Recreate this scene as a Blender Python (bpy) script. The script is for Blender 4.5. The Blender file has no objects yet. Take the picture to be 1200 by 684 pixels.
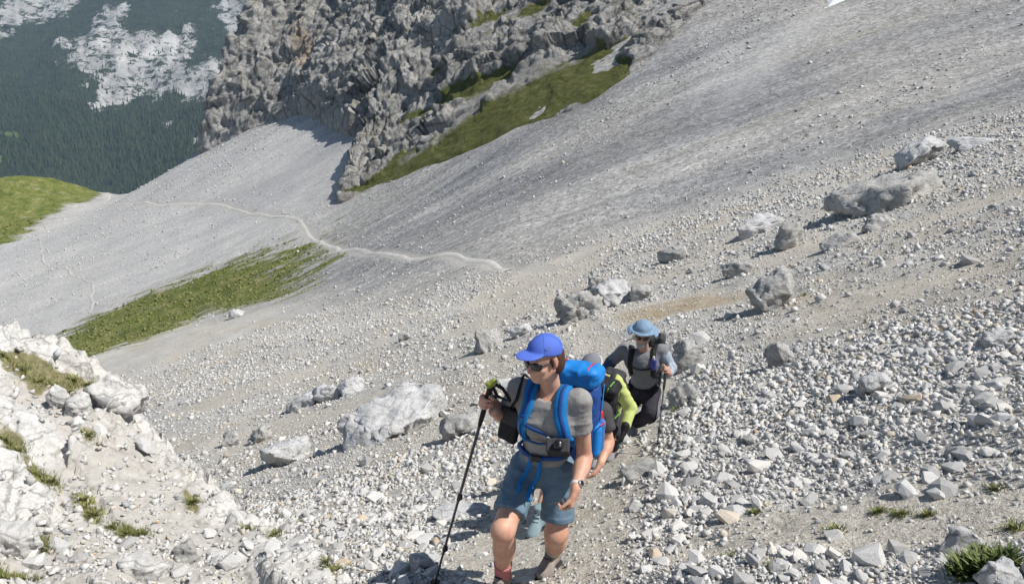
import bpy, bmesh, math, random
import numpy as np
from mathutils import Vector, Matrix, Quaternion

# ------------------------------------------------------------------ camera, world, sun, exposure
scene = bpy.context.scene
PITCH = math.radians(15.0)
LENS = 26.0
FPX = 1200 * LENS / 36.0            # focal length in pixels of the 1200 px wide photograph
cam_d = bpy.data.cameras.new('camera')
cam = bpy.data.objects.new('camera', cam_d)
scene.collection.objects.link(cam)
cam.location = (0, 0, 0)
cam.rotation_euler = (math.pi / 2 - PITCH, 0, 0)
cam_d.lens = LENS
cam_d.sensor_width = 36.0
cam_d.clip_start = 0.05
cam_d.clip_end = 20000
scene.camera = cam

SUN_EL = math.radians(53)
SUN_AZ = math.atan2(0.96, -0.26)     # from +Y towards +X
TO_SUN = Vector((math.sin(SUN_AZ) * math.cos(SUN_EL), math.cos(SUN_AZ) * math.cos(SUN_EL), math.sin(SUN_EL)))
world = bpy.data.worlds.new('World')
scene.world = world
world.use_nodes = True
wn = world.node_tree
wn.nodes.clear()
sky = wn.nodes.new('ShaderNodeTexSky')
sky.sky_type = 'NISHITA'
sky.sun_disc = False
sky.sun_elevation = SUN_EL
sky.sun_rotation = SUN_AZ
sky.altitude = 2000
bg = wn.nodes.new('ShaderNodeBackground')
bg.inputs['Strength'].default_value = 0.06
wo = wn.nodes.new('ShaderNodeOutputWorld')
wn.links.new(sky.outputs[0], bg.inputs['Color'])
wn.links.new(bg.outputs[0], wo.inputs['Surface'])
sun_d = bpy.data.lights.new('sun', 'SUN')
sun_d.energy = 5.0
sun_d.angle = math.radians(0.53)
sun_d.color = (1.0, 0.955, 0.89)
sun = bpy.data.objects.new('sun', sun_d)
scene.collection.objects.link(sun)
sun.rotation_euler = TO_SUN.to_track_quat('Z', 'Y').to_euler()
sun.location = (60, 10, 80)
scene.view_settings.view_transform = 'Standard'
scene.view_settings.look = 'None'
scene.view_settings.exposure = 0.48
scene.view_settings.gamma = 1.0
scene.cycles.max_bounces = 4
scene.cycles.diffuse_bounces = 2
scene.cycles.glossy_bounces = 2
scene.cycles.use_adaptive_sampling = True
scene.cycles.adaptive_threshold = 0.02
scene.cycles.use_denoising = True

C = scene.collection
RNG = np.random.default_rng(7)

# ------------------------------------------------------------------ helpers: pixels, noise, meshes
SP, CP = math.sin(PITCH), math.cos(PITCH)
def ray(px, py):
    u = (px - 600) / FPX
    v = (342 - py) / FPX
    return np.array([u, CP + v * SP, -SP + v * CP])
def at(px, py, Y):
    """the world point seen at photo pixel (px,py) that lies Y metres in front"""
    d = ray(px, py)
    return d * (Y / d[1])

def _hash(ix, iy, iz, seed):
    h = (ix.astype(np.int64) * 374761393 + iy.astype(np.int64) * 668265263 + iz.astype(np.int64) * 1274126177 + seed * 974634777) & 0xffffffff
    h = ((h ^ (h >> 13)) * 1274126177) & 0xffffffff
    h = ((h ^ (h >> 16)) * 2246822519) & 0xffffffff
    h = h ^ (h >> 15)
    return (h & 0xffffff).astype(np.float64) / 0xffffff
def vnoise(p, seed=0):
    p = np.asarray(p, float)
    i = np.floor(p); f = p - i
    f = f * f * f * (f * (f * 6 - 15) + 10)
    i = i.astype(np.int64)
    r = 0
    for dx in (0, 1):
        wx = f[:, 0] if dx else 1 - f[:, 0]
        for dy in (0, 1):
            wy = f[:, 1] if dy else 1 - f[:, 1]
            for dz in (0, 1):
                wz = f[:, 2] if dz else 1 - f[:, 2]
                r = r + wx * wy * wz * _hash(i[:, 0] + dx, i[:, 1] + dy, i[:, 2] + dz, seed)
    return r * 2 - 1
def fbm(p, octaves=4, lac=2.03, gain=0.5, seed=0, ridged=False):
    p = np.asarray(p, float)
    a, s, r = 1.0, 0.0, 0
    for o in range(octaves):
        n = vnoise(p + 17.3 * o, seed + o)
        if ridged:
            n = 1 - 2 * np.abs(n)
        r = r + a * n; s += a
        a *= gain; p = p * lac
    return r / s
def worley(p, seed=0):
    """returns F1, F2 and the id value of the nearest cell"""
    p = np.asarray(p, float)
    i = np.floor(p).astype(np.int64)
    f1 = np.full(len(p), 9.0); f2 = np.full(len(p), 9.0); cid = np.zeros(len(p))
    for dx in (-1, 0, 1):
        for dy in (-1, 0, 1):
            for dz in (-1, 0, 1):
                cx, cy, cz = i[:, 0] + dx, i[:, 1] + dy, i[:, 2] + dz
                q = np.stack([cx + _hash(cx, cy, cz, seed), cy + _hash(cx, cy, cz, seed + 1), cz + _hash(cx, cy, cz, seed + 2)], 1)
                d = np.sqrt(((p - q) ** 2).sum(1))
                c = _hash(cx, cy, cz, seed + 3)
                m = d < f1
                f2 = np.where(m, f1, np.minimum(f2, d))
                cid = np.where(m, c, cid)
                f1 = np.where(m, d, f1)
    return f1, f2, cid
def facets(p, seed=0, tilt=1.0):
    """angular relief: every cell of a jittered lattice is a randomly tilted plane"""
    p = np.asarray(p, float)
    i = np.floor(p).astype(np.int64)
    f1 = np.full(len(p), 9.0); val = np.zeros(len(p))
    for dx in (-1, 0, 1):
        for dy in (-1, 0, 1):
            for dz in (-1, 0, 1):
                cx, cy, cz = i[:, 0] + dx, i[:, 1] + dy, i[:, 2] + dz
                h = [_hash(cx, cy, cz, seed + k) for k in range(3)]
                dl = p - np.stack([cx + h[0], cy + h[1], cz + h[2]], 1)
                d = (dl ** 2).sum(1)
                m = d < f1
                v = 2 * (h[1] - 0.5) * dl[:, 0] + 2 * (h[2] - 0.5) * dl[:, 1] + 2 * (h[0] - 0.5) * dl[:, 2]
                v = tilt * v * 2 + (_hash(cx, cy, cz, seed + 5) - 0.5)
                val = np.where(m, v, val); f1 = np.where(m, d, f1)
    return val
def sstep(a, b, x):
    t = np.clip((np.asarray(x, float) - a) / (b - a), 0, 1)
    return t * t * (3 - 2 * t)
def xy3(x, y, s=1.0, z=0.0):
    x = np.asarray(x, float).ravel(); y = np.asarray(y, float).ravel()
    return np.stack([x * s, y * s, np.full_like(x, z)], 1)

class TPS:
    """thin plate spline z(x,y) through control points"""
    def __init__(self, pts, reg=0.0):
        pts = np.asarray(pts, float)
        self.c = pts[:, :2]
        n = len(pts)
        K = self._phi(np.sqrt(((self.c[:, None] - self.c[None]) ** 2).sum(2))) + np.eye(n) * reg
        Pm = np.concatenate([np.ones((n, 1)), self.c], 1)
        M = np.zeros((n + 3, n + 3)); M[:n, :n] = K; M[:n, n:] = Pm; M[n:, :n] = Pm.T
        self.w = np.linalg.solve(M, np.concatenate([pts[:, 2], [0, 0, 0]]))
    @staticmethod
    def _phi(r):
        return np.where(r > 1e-9, r * r * np.log(np.maximum(r, 1e-9)), 0)
    def __call__(self, x, y):
        x = np.asarray(x, float); sh = x.shape
        q = np.stack([x.ravel(), np.asarray(y, float).ravel()], 1)
        r = self.w[-3] + q @ self.w[-2:]
        for k in range(len(self.c)):
            r = r + self.w[k] * self._phi(np.sqrt(((q - self.c[k]) ** 2).sum(1)))
        return r.reshape(sh)

def seg_dist(x, y, poly, closed=False):
    """distance from points to a polyline"""
    poly = [np.asarray(p[:2], float) for p in poly]
    if closed: poly = poly + [poly[0]]
    d = np.full(np.shape(x), 1e9)
    for a, b in zip(poly[:-1], poly[1:]):
        ab = b - a
        t = np.clip(((x - a[0]) * ab[0] + (y - a[1]) * ab[1]) / max(ab @ ab, 1e-12), 0, 1)
        d = np.minimum(d, np.hypot(x - a[0] - t * ab[0], y - a[1] - t * ab[1]))
    return d
def poly_sd(x, y, poly):
    """signed distance to a polygon, positive inside"""
    d = seg_dist(x, y, poly, True)
    inside = np.zeros(np.shape(x), bool)
    n = len(poly)
    for k in range(n):
        x1, y1 = poly[k][0], poly[k][1]; x2, y2 = poly[(k + 1) % n][0], poly[(k + 1) % n][1]
        if y1 == y2: continue
        c = ((y1 > y) != (y2 > y)) & (x < (x2 - x1) * (y - y1) / (y2 - y1) + x1)
        inside ^= c
    return np.where(inside, d, -d)

def mesh_np(name, verts, faces, mat=None, parent=None, smooth=False, attrs=None):
    """one mesh object out of numpy arrays; faces is an (n,3) or (n,4) index array or a list of such"""
    me = bpy.data.meshes.new(name)
    verts = np.ascontiguousarray(verts, dtype=np.float32)
    fl = faces if isinstance(faces, list) else [faces]
    fl = [np.asarray(f, dtype=np.int32) for f in fl if len(f)]
    loops = np.concatenate([f.ravel() for f in fl])
    tot = np.concatenate([np.full(len(f), f.shape[1], np.int32) for f in fl])
    start = np.concatenate([[0], np.cumsum(tot)[:-1]]).astype(np.int32)
    me.vertices.add(len(verts)); me.vertices.foreach_set('co', verts.ravel())
    me.loops.add(len(loops)); me.loops.foreach_set('vertex_index', loops)
    me.polygons.add(len(tot)); me.polygons.foreach_set('loop_start', start)
    me.update(calc_edges=True)
    if smooth:
        me.polygons.foreach_set('use_smooth', np.ones(len(tot), bool))
    for k, a in (attrs or {}).items():
        a = np.asarray(a, np.float32)
        if a.ndim == 1:
            t = me.attributes.new(k, 'FLOAT', 'POINT'); t.data.foreach_set('value', np.ascontiguousarray(a))
        else:
            if a.shape[1] == 3: a = np.concatenate([a, np.ones((len(a), 1), np.float32)], 1)
            t = me.attributes.new(k, 'FLOAT_COLOR', 'POINT'); t.data.foreach_set('color', np.ascontiguousarray(a.ravel()))
    o = bpy.data.objects.new(name, me)
    C.objects.link(o)
    if mat: me.materials.append(mat)
    if parent: o.parent = parent
    return o
def grid_faces(nu, nv):
    """quads of a grid stored as index u*nv+v"""
    i = np.arange(nu * nv).reshape(nu, nv)
    return np.stack([i[:-1, :-1], i[1:, :-1], i[1:, 1:], i[:-1, 1:]], -1).reshape(-1, 4)
def tag(o, label=None, cat=None, group=None, kind=None):
    for k, v in (('label', label), ('category', cat), ('group', group), ('kind', kind)):
        if v: o[k] = v
    return o
def empty(name, loc, label=None, cat=None, group=None):
    o = bpy.data.objects.new(name, None)
    C.objects.link(o)
    o.location = loc
    o.empty_display_size = 0.1
    return tag(o, label, cat, group)

# ------------------------------------------------------------------ helpers: materials
class NT:
    def __init__(self, name):
        self.m = bpy.data.materials.new(name); self.m.use_nodes = True
        self.t = self.m.node_tree; self.t.nodes.clear()
        self.out = self.t.nodes.new('ShaderNodeOutputMaterial')
        self.b = self.t.nodes.new('ShaderNodeBsdfPrincipled')
        self.t.links.new(self.b.outputs[0], self.out.inputs['Surface'])
        self.b.inputs['Specular IOR Level'].default_value = 0.2
        self.b.inputs['Roughness'].default_value = 0.9
    def n(self, typ, **kw):
        nd = self.t.nodes.new(typ)
        for k, v in kw.items(): setattr(nd, k, v)
        return nd
    def link(self, a, b): self.t.links.new(a, b)
    def put(self, sock, v):
        if isinstance(v, bpy.types.NodeSocket): self.t.links.new(v, sock)
        else: sock.default_value = v
    def coord(self, scale=(1, 1, 1), rot=(0, 0, 0)):
        tc = self.n('ShaderNodeTexCoord'); mp = self.n('ShaderNodeMapping')
        mp.inputs['Scale'].default_value = scale; mp.inputs['Rotation'].default_value = rot
        self.link(tc.outputs['Object'], mp.inputs[0]); return mp.outputs[0]
    def noise(self, scale, detail=4, rough=0.55, vec=None, dist=0.0):
        nd = self.n('ShaderNodeTexNoise')
        nd.inputs['Scale'].default_value = scale; nd.inputs['Detail'].default_value = detail
        nd.inputs['Roughness'].default_value = rough; nd.inputs['Distortion'].default_value = dist
        self.link(vec if vec else self.coord(), nd.inputs['Vector']); return nd.outputs['Fac']
    def voro(self, scale, vec=None, feature='F1', out='Distance', rnd=1.0):
        nd = self.n('ShaderNodeTexVoronoi', feature=feature)
        nd.inputs['Scale'].default_value = scale; nd.inputs['Randomness'].default_value = rnd
        self.link(vec if vec else self.coord(), nd.inputs['Vector']); return nd.outputs[out]
    def ramp(self, fac, stops):
        nd = self.n('ShaderNodeValToRGB'); e = nd.color_ramp.elements
        while len(e) < len(stops): e.new(0.5)
        for el, (p, c) in zip(e, stops):
            el.position = p; el.color = tuple(c) + (1,) if hasattr(c, '__len__') and len(c) == 3 else ((c, c, c, 1) if not hasattr(c, '__len__') else c)
        self.link(fac, nd.inputs[0]); return nd.outputs[0]
    def mix(self, fac, a, b, blend='MIX'):
        nd = self.n('ShaderNodeMix', data_type='RGBA', blend_type=blend)
        self.put(nd.inputs[0], fac)
        for s, v in ((nd.inputs[6], a), (nd.inputs[7], b)):
            if isinstance(v, (tuple, list)) and len(v) == 3: v = tuple(v) + (1,)
            self.put(s, v)
        return nd.outputs[2]
    def math(self, op, a, b=0.0, clamp=False):
        nd = self.n('ShaderNodeMath', operation=op); nd.use_clamp = clamp
        self.put(nd.inputs[0], a); self.put(nd.inputs[1], b); return nd.outputs[0]
    def attr(self, name, out='Fac'):
        nd = self.n('ShaderNodeAttribute'); nd.attribute_name = name; return nd.outputs[out]
    def sep(self, col):
        nd = self.n('ShaderNodeSeparateColor'); self.link(col, nd.inputs[0]); return nd.outputs
    def bump(self, h, strength=0.5, dist=0.02, prev=None):
        nd = self.n('ShaderNodeBump'); nd.inputs['Strength'].default_value = strength
        nd.inputs['Distance'].default_value = dist
        self.link(h, nd.inputs['Height'])
        if prev: self.link(prev, nd.inputs['Normal'])
        return nd.outputs[0]
    def base(self, c): self.put(self.b.inputs['Base Color'], c if isinstance(c, bpy.types.NodeSocket) else tuple(c) + (1,))
    def normal(self, n): self.link(n, self.b.inputs['Normal'])

# ------------------------------------------------------------------ the lie of the land
# the slope the path climbs: profile along the view, rising to the right
_fy = np.array([-60, -20, -8, 0, 3.8, 7.7, 12, 20, 30, 45, 75, 120, 200, 400])
_fz = np.array([20, 5.2, 1.1, -1.65, -2.9, -4.2, -5.4, -7.15, -8.8, -11.1, -15, -20, -28, -50.0])
_gy = np.linspace(-60, 400, 4601)
_gz = np.interp(_gy, _fy, _fz)
def _blur(a, n):
    k = np.hanning(n); k /= k.sum()
    return np.convolve(np.pad(a, n // 2, mode='edge'), k, 'same')[n // 2: n // 2 + len(a)]
_gz = np.where(_gy < 25, _blur(_gz, 35), _blur(_gz, 121))
def slope_a(x, y):
    f = np.interp(y, _gy, _gz)
    cl = 0.10 + 0.23 * sstep(3.0, 11.0, y) - 0.065 * sstep(30, 75, y)
    return f + np.where(x > 0, 0.33, cl) * x - 0.10 * np.maximum(0, y - 47) * sstep(-20, 6, x)

# the big scree basin beyond
_bp = [at(*p) for p in [(600, 312, 49), (760, 262, 52), (900, 216, 52), (1200, 118, 52), (450, 336, 60), (300, 380, 70), (60, 418, 88),
                        (30, 380, 108), (0, 292, 150), (0, 207, 180), (60, 209, 186), (125, 229, 188), (235, 176, 166), (350, 131, 150),
                        (800, 0, 104), (1200, 0, 76), (250, 265, 122), (420, 270, 92), (1000, 60, 76)]]
_bp += [np.array([150, 60, 62]), np.array([160, 200, 110]), np.array([0, 260, 55]), np.array([-180, 90, -80])]
TB = TPS(_bp, reg=8.0)
# the line where the scree and the green knoll break off into the valley
RIM = [at(-260, 222, 172)[:2], at(0, 206.5, 181)[:2], at(60, 208, 187)[:2], at(126, 229, 190)[:2], at(236, 175, 168)[:2], at(236, 175, 168)[:2] + np.array([60, 40]), at(236, 175, 168)[:2] + np.array([200, 130])]
def _behind_rim(x, y):
    ang_sd = poly_sd(x, y, RIM + [np.array([400, 900]), np.array([-900, 900]), np.array([-900, RIM[0][1] - 40])])
    return np.maximum(0, ang_sd)
def scree_b(x, y):
    s = _behind_rim(x, y)
    return TB(x, y) - 0.75 * np.minimum(s, 500) - 0.9 * (1 - np.exp(-s / 2.0))
def land(x, y):
    """smooth union of the two slopes, no fine relief"""
    a, b = slope_a(x, y), scree_b(x, y)
    b = np.where(y < 30, -1e3, b)
    k = 2.2
    h = np.clip(0.5 + 0.5 * (a - b) / k, 0, 1)
    return b + (a - b) * h + k * h * (1 - h) * 0.5 + 0.06 * np.exp(-((x - 0.05) ** 2 + (y - 3.95) ** 2) / 1.6)

# outcrop on the left of the path
_op = [at(*p) for p in [(0, 400, 6.9), (45, 402, 7.1), (90, 421, 7.2), (140, 450, 7.0), (165, 488, 6.7), (230, 545, 6.1), (292, 602, 5.5), (200, 620, 5.0),
                        (100, 600, 4.95), (0, 600, 4.5), (0, 500, 5.6), (100, 500, 5.9), (0, 684, 3.9), (150, 684, 4.25), (300, 684, 4.45), (360, 650, 4.75), (-150, 500, 4.9), (-150, 684, 3.4), (-120, 400, 6.2)]]
TO = TPS(_op, reg=0.002)
OEDGE = [at(-400, 390, 5.5)[:2], at(-120, 396, 6.3)[:2], at(0, 400, 6.95)[:2], at(45, 402, 7.15)[:2], at(90, 421, 7.2)[:2], at(140, 450, 7.0)[:2], at(165, 488, 6.7)[:2], at(230, 545, 6.1)[:2], at(292, 602, 5.5)[:2], at(372, 655, 4.8)[:2], at(400, 690, 4.4)[:2], np.array([-0.9, 3.3]), np.array([-1.3, 2.2]), np.array([-2.4, 1.2]), np.array([-9, 1.0])]
def outcrop_base(x, y):
    sd = poly_sd(x, y, OEDGE)
    o = np.maximum(0, -sd)
    return TO(x, y) - 1.3 * o - 0.25 * (1 - np.exp(-o / 0.15)), sd

def hit(px, py, fn=None, tmax=400):
    """where the sight line through a photo pixel meets the land"""
    fn = fn or (lambda x, y: np.maximum(land(x, y), np.where((y < 9.5) & (x < -0.5), outcrop_base(x, y)[0], -1e3)))
    d = ray(px, py)
    t = np.geomspace(2.0, tmax, 900)
    g = d[2] * t - fn(d[0] * t, d[1] * t)
    k = np.argmax(g < 0)
    if k == 0: return d * (tmax if g[0] > 0 else 2.0)
    a, b = t[k - 1], t[k]
    for _ in range(30):
        m = 0.5 * (a + b)
        if d[2] * m - float(fn(np.array([d[0] * m]), np.array([d[1] * m]))[0]) < 0: b = m
        else: a = m
    return d * b
def hits(pts): return [hit(*p) for p in pts]

# ------------------------------------------------------------------ ground: zones laid out on the land
def poly_w(pts): return [p[:2] for p in hits(pts)]
def poly_l(pts): return [hit(a, b, land)[:2] for a, b in pts]
Z_GRASS_TAIL = poly_l([(62, 414), (85, 388), (112, 372), (160, 352), (215, 330), (270, 312), (330, 292), (378, 285), (384, 305), (345, 318), (318, 333), (330, 343), (290, 356), (240, 368), (200, 390), (160, 402), (110, 416)])
Z_GRASS_HILL = poly_w([(-200, 212), (0, 208), (60, 210), (112, 227), (104, 236), (78, 244), (52, 258), (38, 272), (18, 284), (-10, 298), (-200, 360)])
for _p, _d in ((0, (-60, 60)), (1, (-20, 60)), (2, (0, 60))):
    Z_GRASS_HILL[_p] = Z_GRASS_HILL[_p] + np.array(_d)
Z_SOIL = [poly_w(q) for q in (
    [(545, 352), (600, 326), (650, 304), (700, 289), (722, 296), (690, 318), (664, 346), (610, 372), (560, 392), (520, 398)],
    [(690, 376), (742, 356), (800, 342), (850, 334), (884, 338), (860, 350), (800, 366), (740, 388)],
    [(232, 520), (290, 500), (345, 480), (420, 462), (470, 452), (430, 474), (372, 492), (318, 512), (262, 530)],
    [(196, 486), (250, 466), (330, 440), (390, 424), (380, 436), (310, 460), (240, 486)],
    [(560, 604), (600, 560), (690, 540), (742, 510), (770, 520), (742, 580), (750, 640), (790, 684), (560, 684), (520, 650)],
    [(862, 606), (950, 584), (1050, 586), (1150, 574), (1200, 590), (1160, 614), (1060, 626), (950, 640), (880, 652), (800, 676), (760, 684), (780, 640)],
    [(560, 426), (640, 398), (660, 396), (620, 412), (570, 438)],
    [(880, 300), (1000, 262), (1130, 240), (1200, 224), (1200, 240), (1100, 262), (960, 300), (890, 320)],
    [(940, 372), (1060, 330), (1200, 300), (1200, 312), (1080, 346), (960, 388)])]
Z_ORANGE = poly_w([(720, 372), (770, 354), (830, 342), (872, 338), (850, 350), (800, 362), (750, 378)])
Z_PALE = [poly_w(q) for q in ([(960, 14), (985, 8), (930, 60), (880, 110), (850, 128), (838, 118), (860, 85), (900, 50)], [(840, 55), (880, 50), (850, 90), (815, 128), (800, 126), (825, 90)])]
Z_TRAIL = [poly_w(q) for q in ([(604, 314), (560, 306), (520, 301), (470, 299), (430, 296), (396, 293), (378, 283), (362, 274), (354, 262), (335, 255), (310, 250), (280, 246), (262, 240), (235, 238), (190, 238), (140, 240), (120, 239), (128, 232), (126, 228)],)]
Z_TRAIL2 = [poly_w(q) for q in ([(46, 282), (50, 308), (75, 314), (85, 322), (106, 330), (108, 350), (104, 366)], [(354, 262), (330, 246), (390, 225)])]
Z_TRAIL3 = poly_w([(604, 314), (640, 316), (668, 310), (690, 294)])
Z_SNOW = poly_w([(962, 13), (966, 2), (972, -8), (996, -12), (992, 0), (976, 8)])
PATH_NEAR = [np.array(p, float) for p in [(0.3, -4), (0.15, 0), (0.15, 3.8), (0.3, 5.0), (0.85, 6.4), (1.25, 7.7), (1.9, 9.5), (2.3, 13), (1.9, 20), (2.0, 30), (2.4, 44)]]

Z_FAN = poly_l([(-100, 300), (60, 262), (130, 232), (236, 182), (350, 136), (425, 175), (400, 232), (385, 262), (330, 285), (200, 330), (100, 372), (60, 412), (-100, 430)])
def zones(x, y):
    """grass, trail, soil, near, orange, pale weights on the land"""
    n1 = fbm(xy3(x, y, 0.22), 4, seed=11).reshape(np.shape(x))
    n2 = fbm(xy3(x, y, 0.9), 3, seed=12).reshape(np.shape(x))
    r = np.hypot(x, y)
    far = r > 35
    sd = poly_sd(x, y, Z_GRASS_TAIL)
    g = sstep(-9.0, 5.5, sd + 5 * n1)
    g = np.maximum(g, sstep(-3, 3, poly_sd(x, y, Z_GRASS_HILL) + 4 * n1))
    soil = np.zeros(np.shape(x))
    for q in Z_SOIL:
        sc = 0.35 + 0.012 * r
        soil = np.maximum(soil, sstep(-0.6, 0.6, poly_sd(x, y, q) / sc + 1.0 * n2))
    soil = np.maximum(soil, 0.85 * (1 - sstep(0.25, 0.75, seg_dist(x, y, PATH_NEAR) + 0.25 * n2)))
    tr = np.zeros(np.shape(x))
    for q in Z_TRAIL: tr = np.maximum(tr, 1 - sstep(0.30, 0.85, seg_dist(x, y, q)))
    for q in Z_TRAIL2: tr = np.maximum(tr, 0.5 * (1 - sstep(0.3, 1.0, seg_dist(x, y, q))))
    tr = np.maximum(tr, 0.6 * (1 - sstep(0.4, 0.9, seg_dist(x, y, Z_TRAIL3))))
    near = sstep(-1.5, 1.5, slope_a(x, y) - np.where(y < 30, -1e3, scree_b(x, y)) + 1.2 * n1)
    ora = sstep(-0.5, 0.5, poly_sd(x, y, Z_ORANGE) / 0.6 + n2)
    pale = np.zeros(np.shape(x))
    for q in Z_PALE: pale = np.maximum(pale, 0.5 * sstep(-2.5, 2.0, poly_sd(x, y, q) + 2.0 * n1))
    pale = np.maximum(pale, 0.9 * sstep(-9, 7, poly_sd(x, y, Z_FAN) + 5 * n1))
    return g, tr, soil, near, ora, pale

def micro(x, y, soil, near, grass):
    """fine relief of the ground"""
    r = np.hypot(x, y)
    m = 0.30 * fbm(xy3(x, y, 0.16), 3, seed=21).reshape(np.shape(x)) * sstep(6, 25, r)
    rough = near * (1 - 0.75 * soil)
    m = m + 0.09 * fbm(xy3(x, y, 0.9), 3, seed=22).reshape(np.shape(x)) * (0.3 + 0.7 * rough)
    m = m + 0.035 * fbm(xy3(x, y, 4.5), 3, seed=23).reshape(np.shape(x)) * (0.25 + 0.75 * rough)
    m = m + 0.35 * fbm(xy3(x, y, 0.5), 3, seed=24).reshape(np.shape(x)) * grass * (r > 30)
    # shallow runnels down the scree
    ca, sa = math.cos(math.radians(28)), math.sin(math.radians(28))
    u, v = x * ca + y * sa, -x * sa + y * ca
    m = m + (1 - near) * 0.45 * fbm(np.stack([u.ravel() * 0.012, v.ravel() * 0.16, 0 * u.ravel()], 1), 4, seed=25).reshape(np.shape(x))
    return m
def ground_z(x, y):
    x = np.asarray(x, float); y = np.asarray(y, float)
    g, tr, soil, near, ora, pale = zones(x, y)
    # the trodden path is a small bench
    return land(x, y) + micro(x, y, soil, near, g) - 0.05 * soil * near - 0.08 * tr

nA, nR = 410, 530
az = np.radians(np.linspace(-64, 64, nA))
rr = np.concatenate([[0.02, 0.3], np.geomspace(0.7, 420, nR - 2)])
AZ, RR = np.meshgrid(az, rr, indexing='ij')
gx, gy = np.sin(AZ) * RR, np.cos(AZ) * RR
g_, tr_, so_, ne_, or_, pa_ = zones(gx, gy)
gz = land(gx, gy) + micro(gx, gy, so_, ne_, g_) - 0.05 * so_ * ne_ - 0.08 * tr_

M = {}
def mat_ground():
    t = NT('scree_ground')
    ma = t.sep(t.attr('ma', 'Color')); mb = t.sep(t.attr('mb', 'Color'))
    grass, trail, soil = ma[0], ma[1], ma[2]
    near, orange, pale = mb[0], mb[1], mb[2]
    # far scree: grey, streaked down the fall line, speckled with stones
    fall = t.coord((0.02, 0.55, 0.1), (0, 0, math.radians(-28)))
    st = t.noise(1.0, 5, 0.6, fall)
    fall2 = t.coord((0.05, 2.2, 0.3), (0, 0, math.radians(-28)))
    st2 = t.noise(1.0, 4, 0.6, fall2)
    c_far = t.ramp(st, [(0.34, (0.215, 0.217, 0.222)), (0.5, (0.33, 0.328, 0.325)), (0.64, (0.45, 0.443, 0.43))])
    c_far = t.mix(0.3, c_far, t.ramp(st2, [(0.34, 0.24), (0.5, 0.35), (0.66, 0.45)]))
    band = t.noise(1.0, 4, 0.6, t.coord((0.007, 0.085, 0.03), (0, 0, math.radians(-28))))
    c_far = t.mix(0.75, c_far, t.mix(1.0, c_far, t.ramp(band, [(0.36, (0.66, 0.68, 0.72)), (0.5, (1.0, 1.0, 1.0)), (0.62, (1.28, 1.25, 1.18))]), 'MULTIPLY'))
    big = t.noise(0.035, 3, 0.5)
    c_far = t.mix(t.ramp(big, [(0.42, 0.0), (0.62, 0.55)]), c_far, (0.37, 0.355, 0.33))
    ol = t.noise(1.0, 5, 0.65, t.coord((0.025, 0.42, 0.1), (0, 0, math.radians(-28))))
    c_far = t.mix(t.ramp(ol, [(0.56, 0.0), (0.70, 0.42)]), c_far, (0.25, 0.235, 0.155))
    spk = t.voro(3.2, None, 'F1', 'Color')
    spk_v = t.sep(spk)[0]
    c_far = t.mix(0.5, c_far, t.mix(1.0, c_far, t.ramp(spk_v, [(0.0, 0.35), (0.35, 0.9), (0.7, 1.05), (1.0, 1.7)]), 'MULTIPLY'))
    spk2 = t.sep(t.voro(7.0, None, 'F1', 'Color'))[0]
    c_far = t.mix(0.4, c_far, t.mix(1.0, c_far, t.ramp(spk2, [(0.0, 0.5), (0.5, 1.0), (1.0, 1.4)]), 'MULTIPLY'))
    # near rubble bed
    nv = t.sep(t.voro(34.0, None, 'F1', 'Color'))[0]
    nn = t.noise(3.0, 6, 0.65)
    c_near = t.ramp(nn, [(0.3, (0.42, 0.40, 0.365)), (0.55, (0.52, 0.505, 0.47)), (0.75, (0.61, 0.60, 0.57))])
    c_near = t.mix(0.65, c_near, t.mix(1.0, c_near, t.ramp(nv, [(0.0, 0.5), (0.5, 1.0), (1.0, 1.4)]), 'MULTIPLY'))
    c_near = t.mix(t.ramp(t.noise(0.22, 5, 0.65), [(0.45, 0.0), (0.66, 0.75)]), c_near, (0.47, 0.415, 0.33))
    c_soil = t.ramp(t.noise(7.0, 6, 0.7), [(0.3, (0.45, 0.41, 0.345)), (0.55, (0.55, 0.51, 0.44)), (0.75, (0.63, 0.595, 0.53))])
    c_soil = t.mix(0.45, c_soil, t.mix(1.0, c_soil, t.ramp(nv, [(0.0, 0.6), (0.5, 1.0), (1.0, 1.4)]), 'MULTIPLY'))
    c_or = t.ramp(t.noise(3.0, 5, 0.6), [(0.35, (0.36, 0.26, 0.14)), (0.7, (0.46, 0.37, 0.24))])
    gn = t.math('ADD', t.math('MULTIPLY', t.noise(0.55, 5, 0.7), 0.5), t.math('MULTIPLY', t.noise(3.2, 5, 0.75), 0.5))
    c_gr = t.ramp(gn, [(0.38, (0.050, 0.072, 0.017)), (0.48, (0.115, 0.142, 0.032)), (0.56, (0.19, 0.19, 0.062)), (0.64, (0.36, 0.33, 0.21))])
    c_tr = t.mix(t.noise(1.0, 3), (0.42, 0.40, 0.365), (0.50, 0.48, 0.44))
    c_pale = t.mix(0.52, c_far, (0.62, 0.612, 0.595))
    c = t.mix(pale, c_far, c_pale)
    c = t.mix(near, c, c_near)
    # soil edge broken up
    brk = t.noise(2.5, 6, 0.7)
    sw = t.math('ADD', soil, t.math('MULTIPLY', t.math('SUBTRACT', brk, 0.5), 0.9))
    c = t.mix(t.ramp(t.math('MULTIPLY', sw, 1.0), [(0.30, 0.0), (0.85, 0.85)]), c, c_soil)
    c = t.mix(t.math('MULTIPLY', orange, t.ramp(brk, [(0.35, 0.2), (0.6, 0.9)])), c, c_or)
    # grass, with streaks of bare scree running through it
    gst = t.noise(1.0, 6, 0.7, t.coord((0.05, 0.7, 0.3), (0, 0, math.radians(-28))))
    gw = t.math('ADD', grass, t.math('MULTIPLY', t.math('SUBTRACT', gst, 0.5), 2.6))
    c = t.mix(t.ramp(gw, [(0.40, 0.0), (0.80, 1.0)]), c, c_gr)
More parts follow.
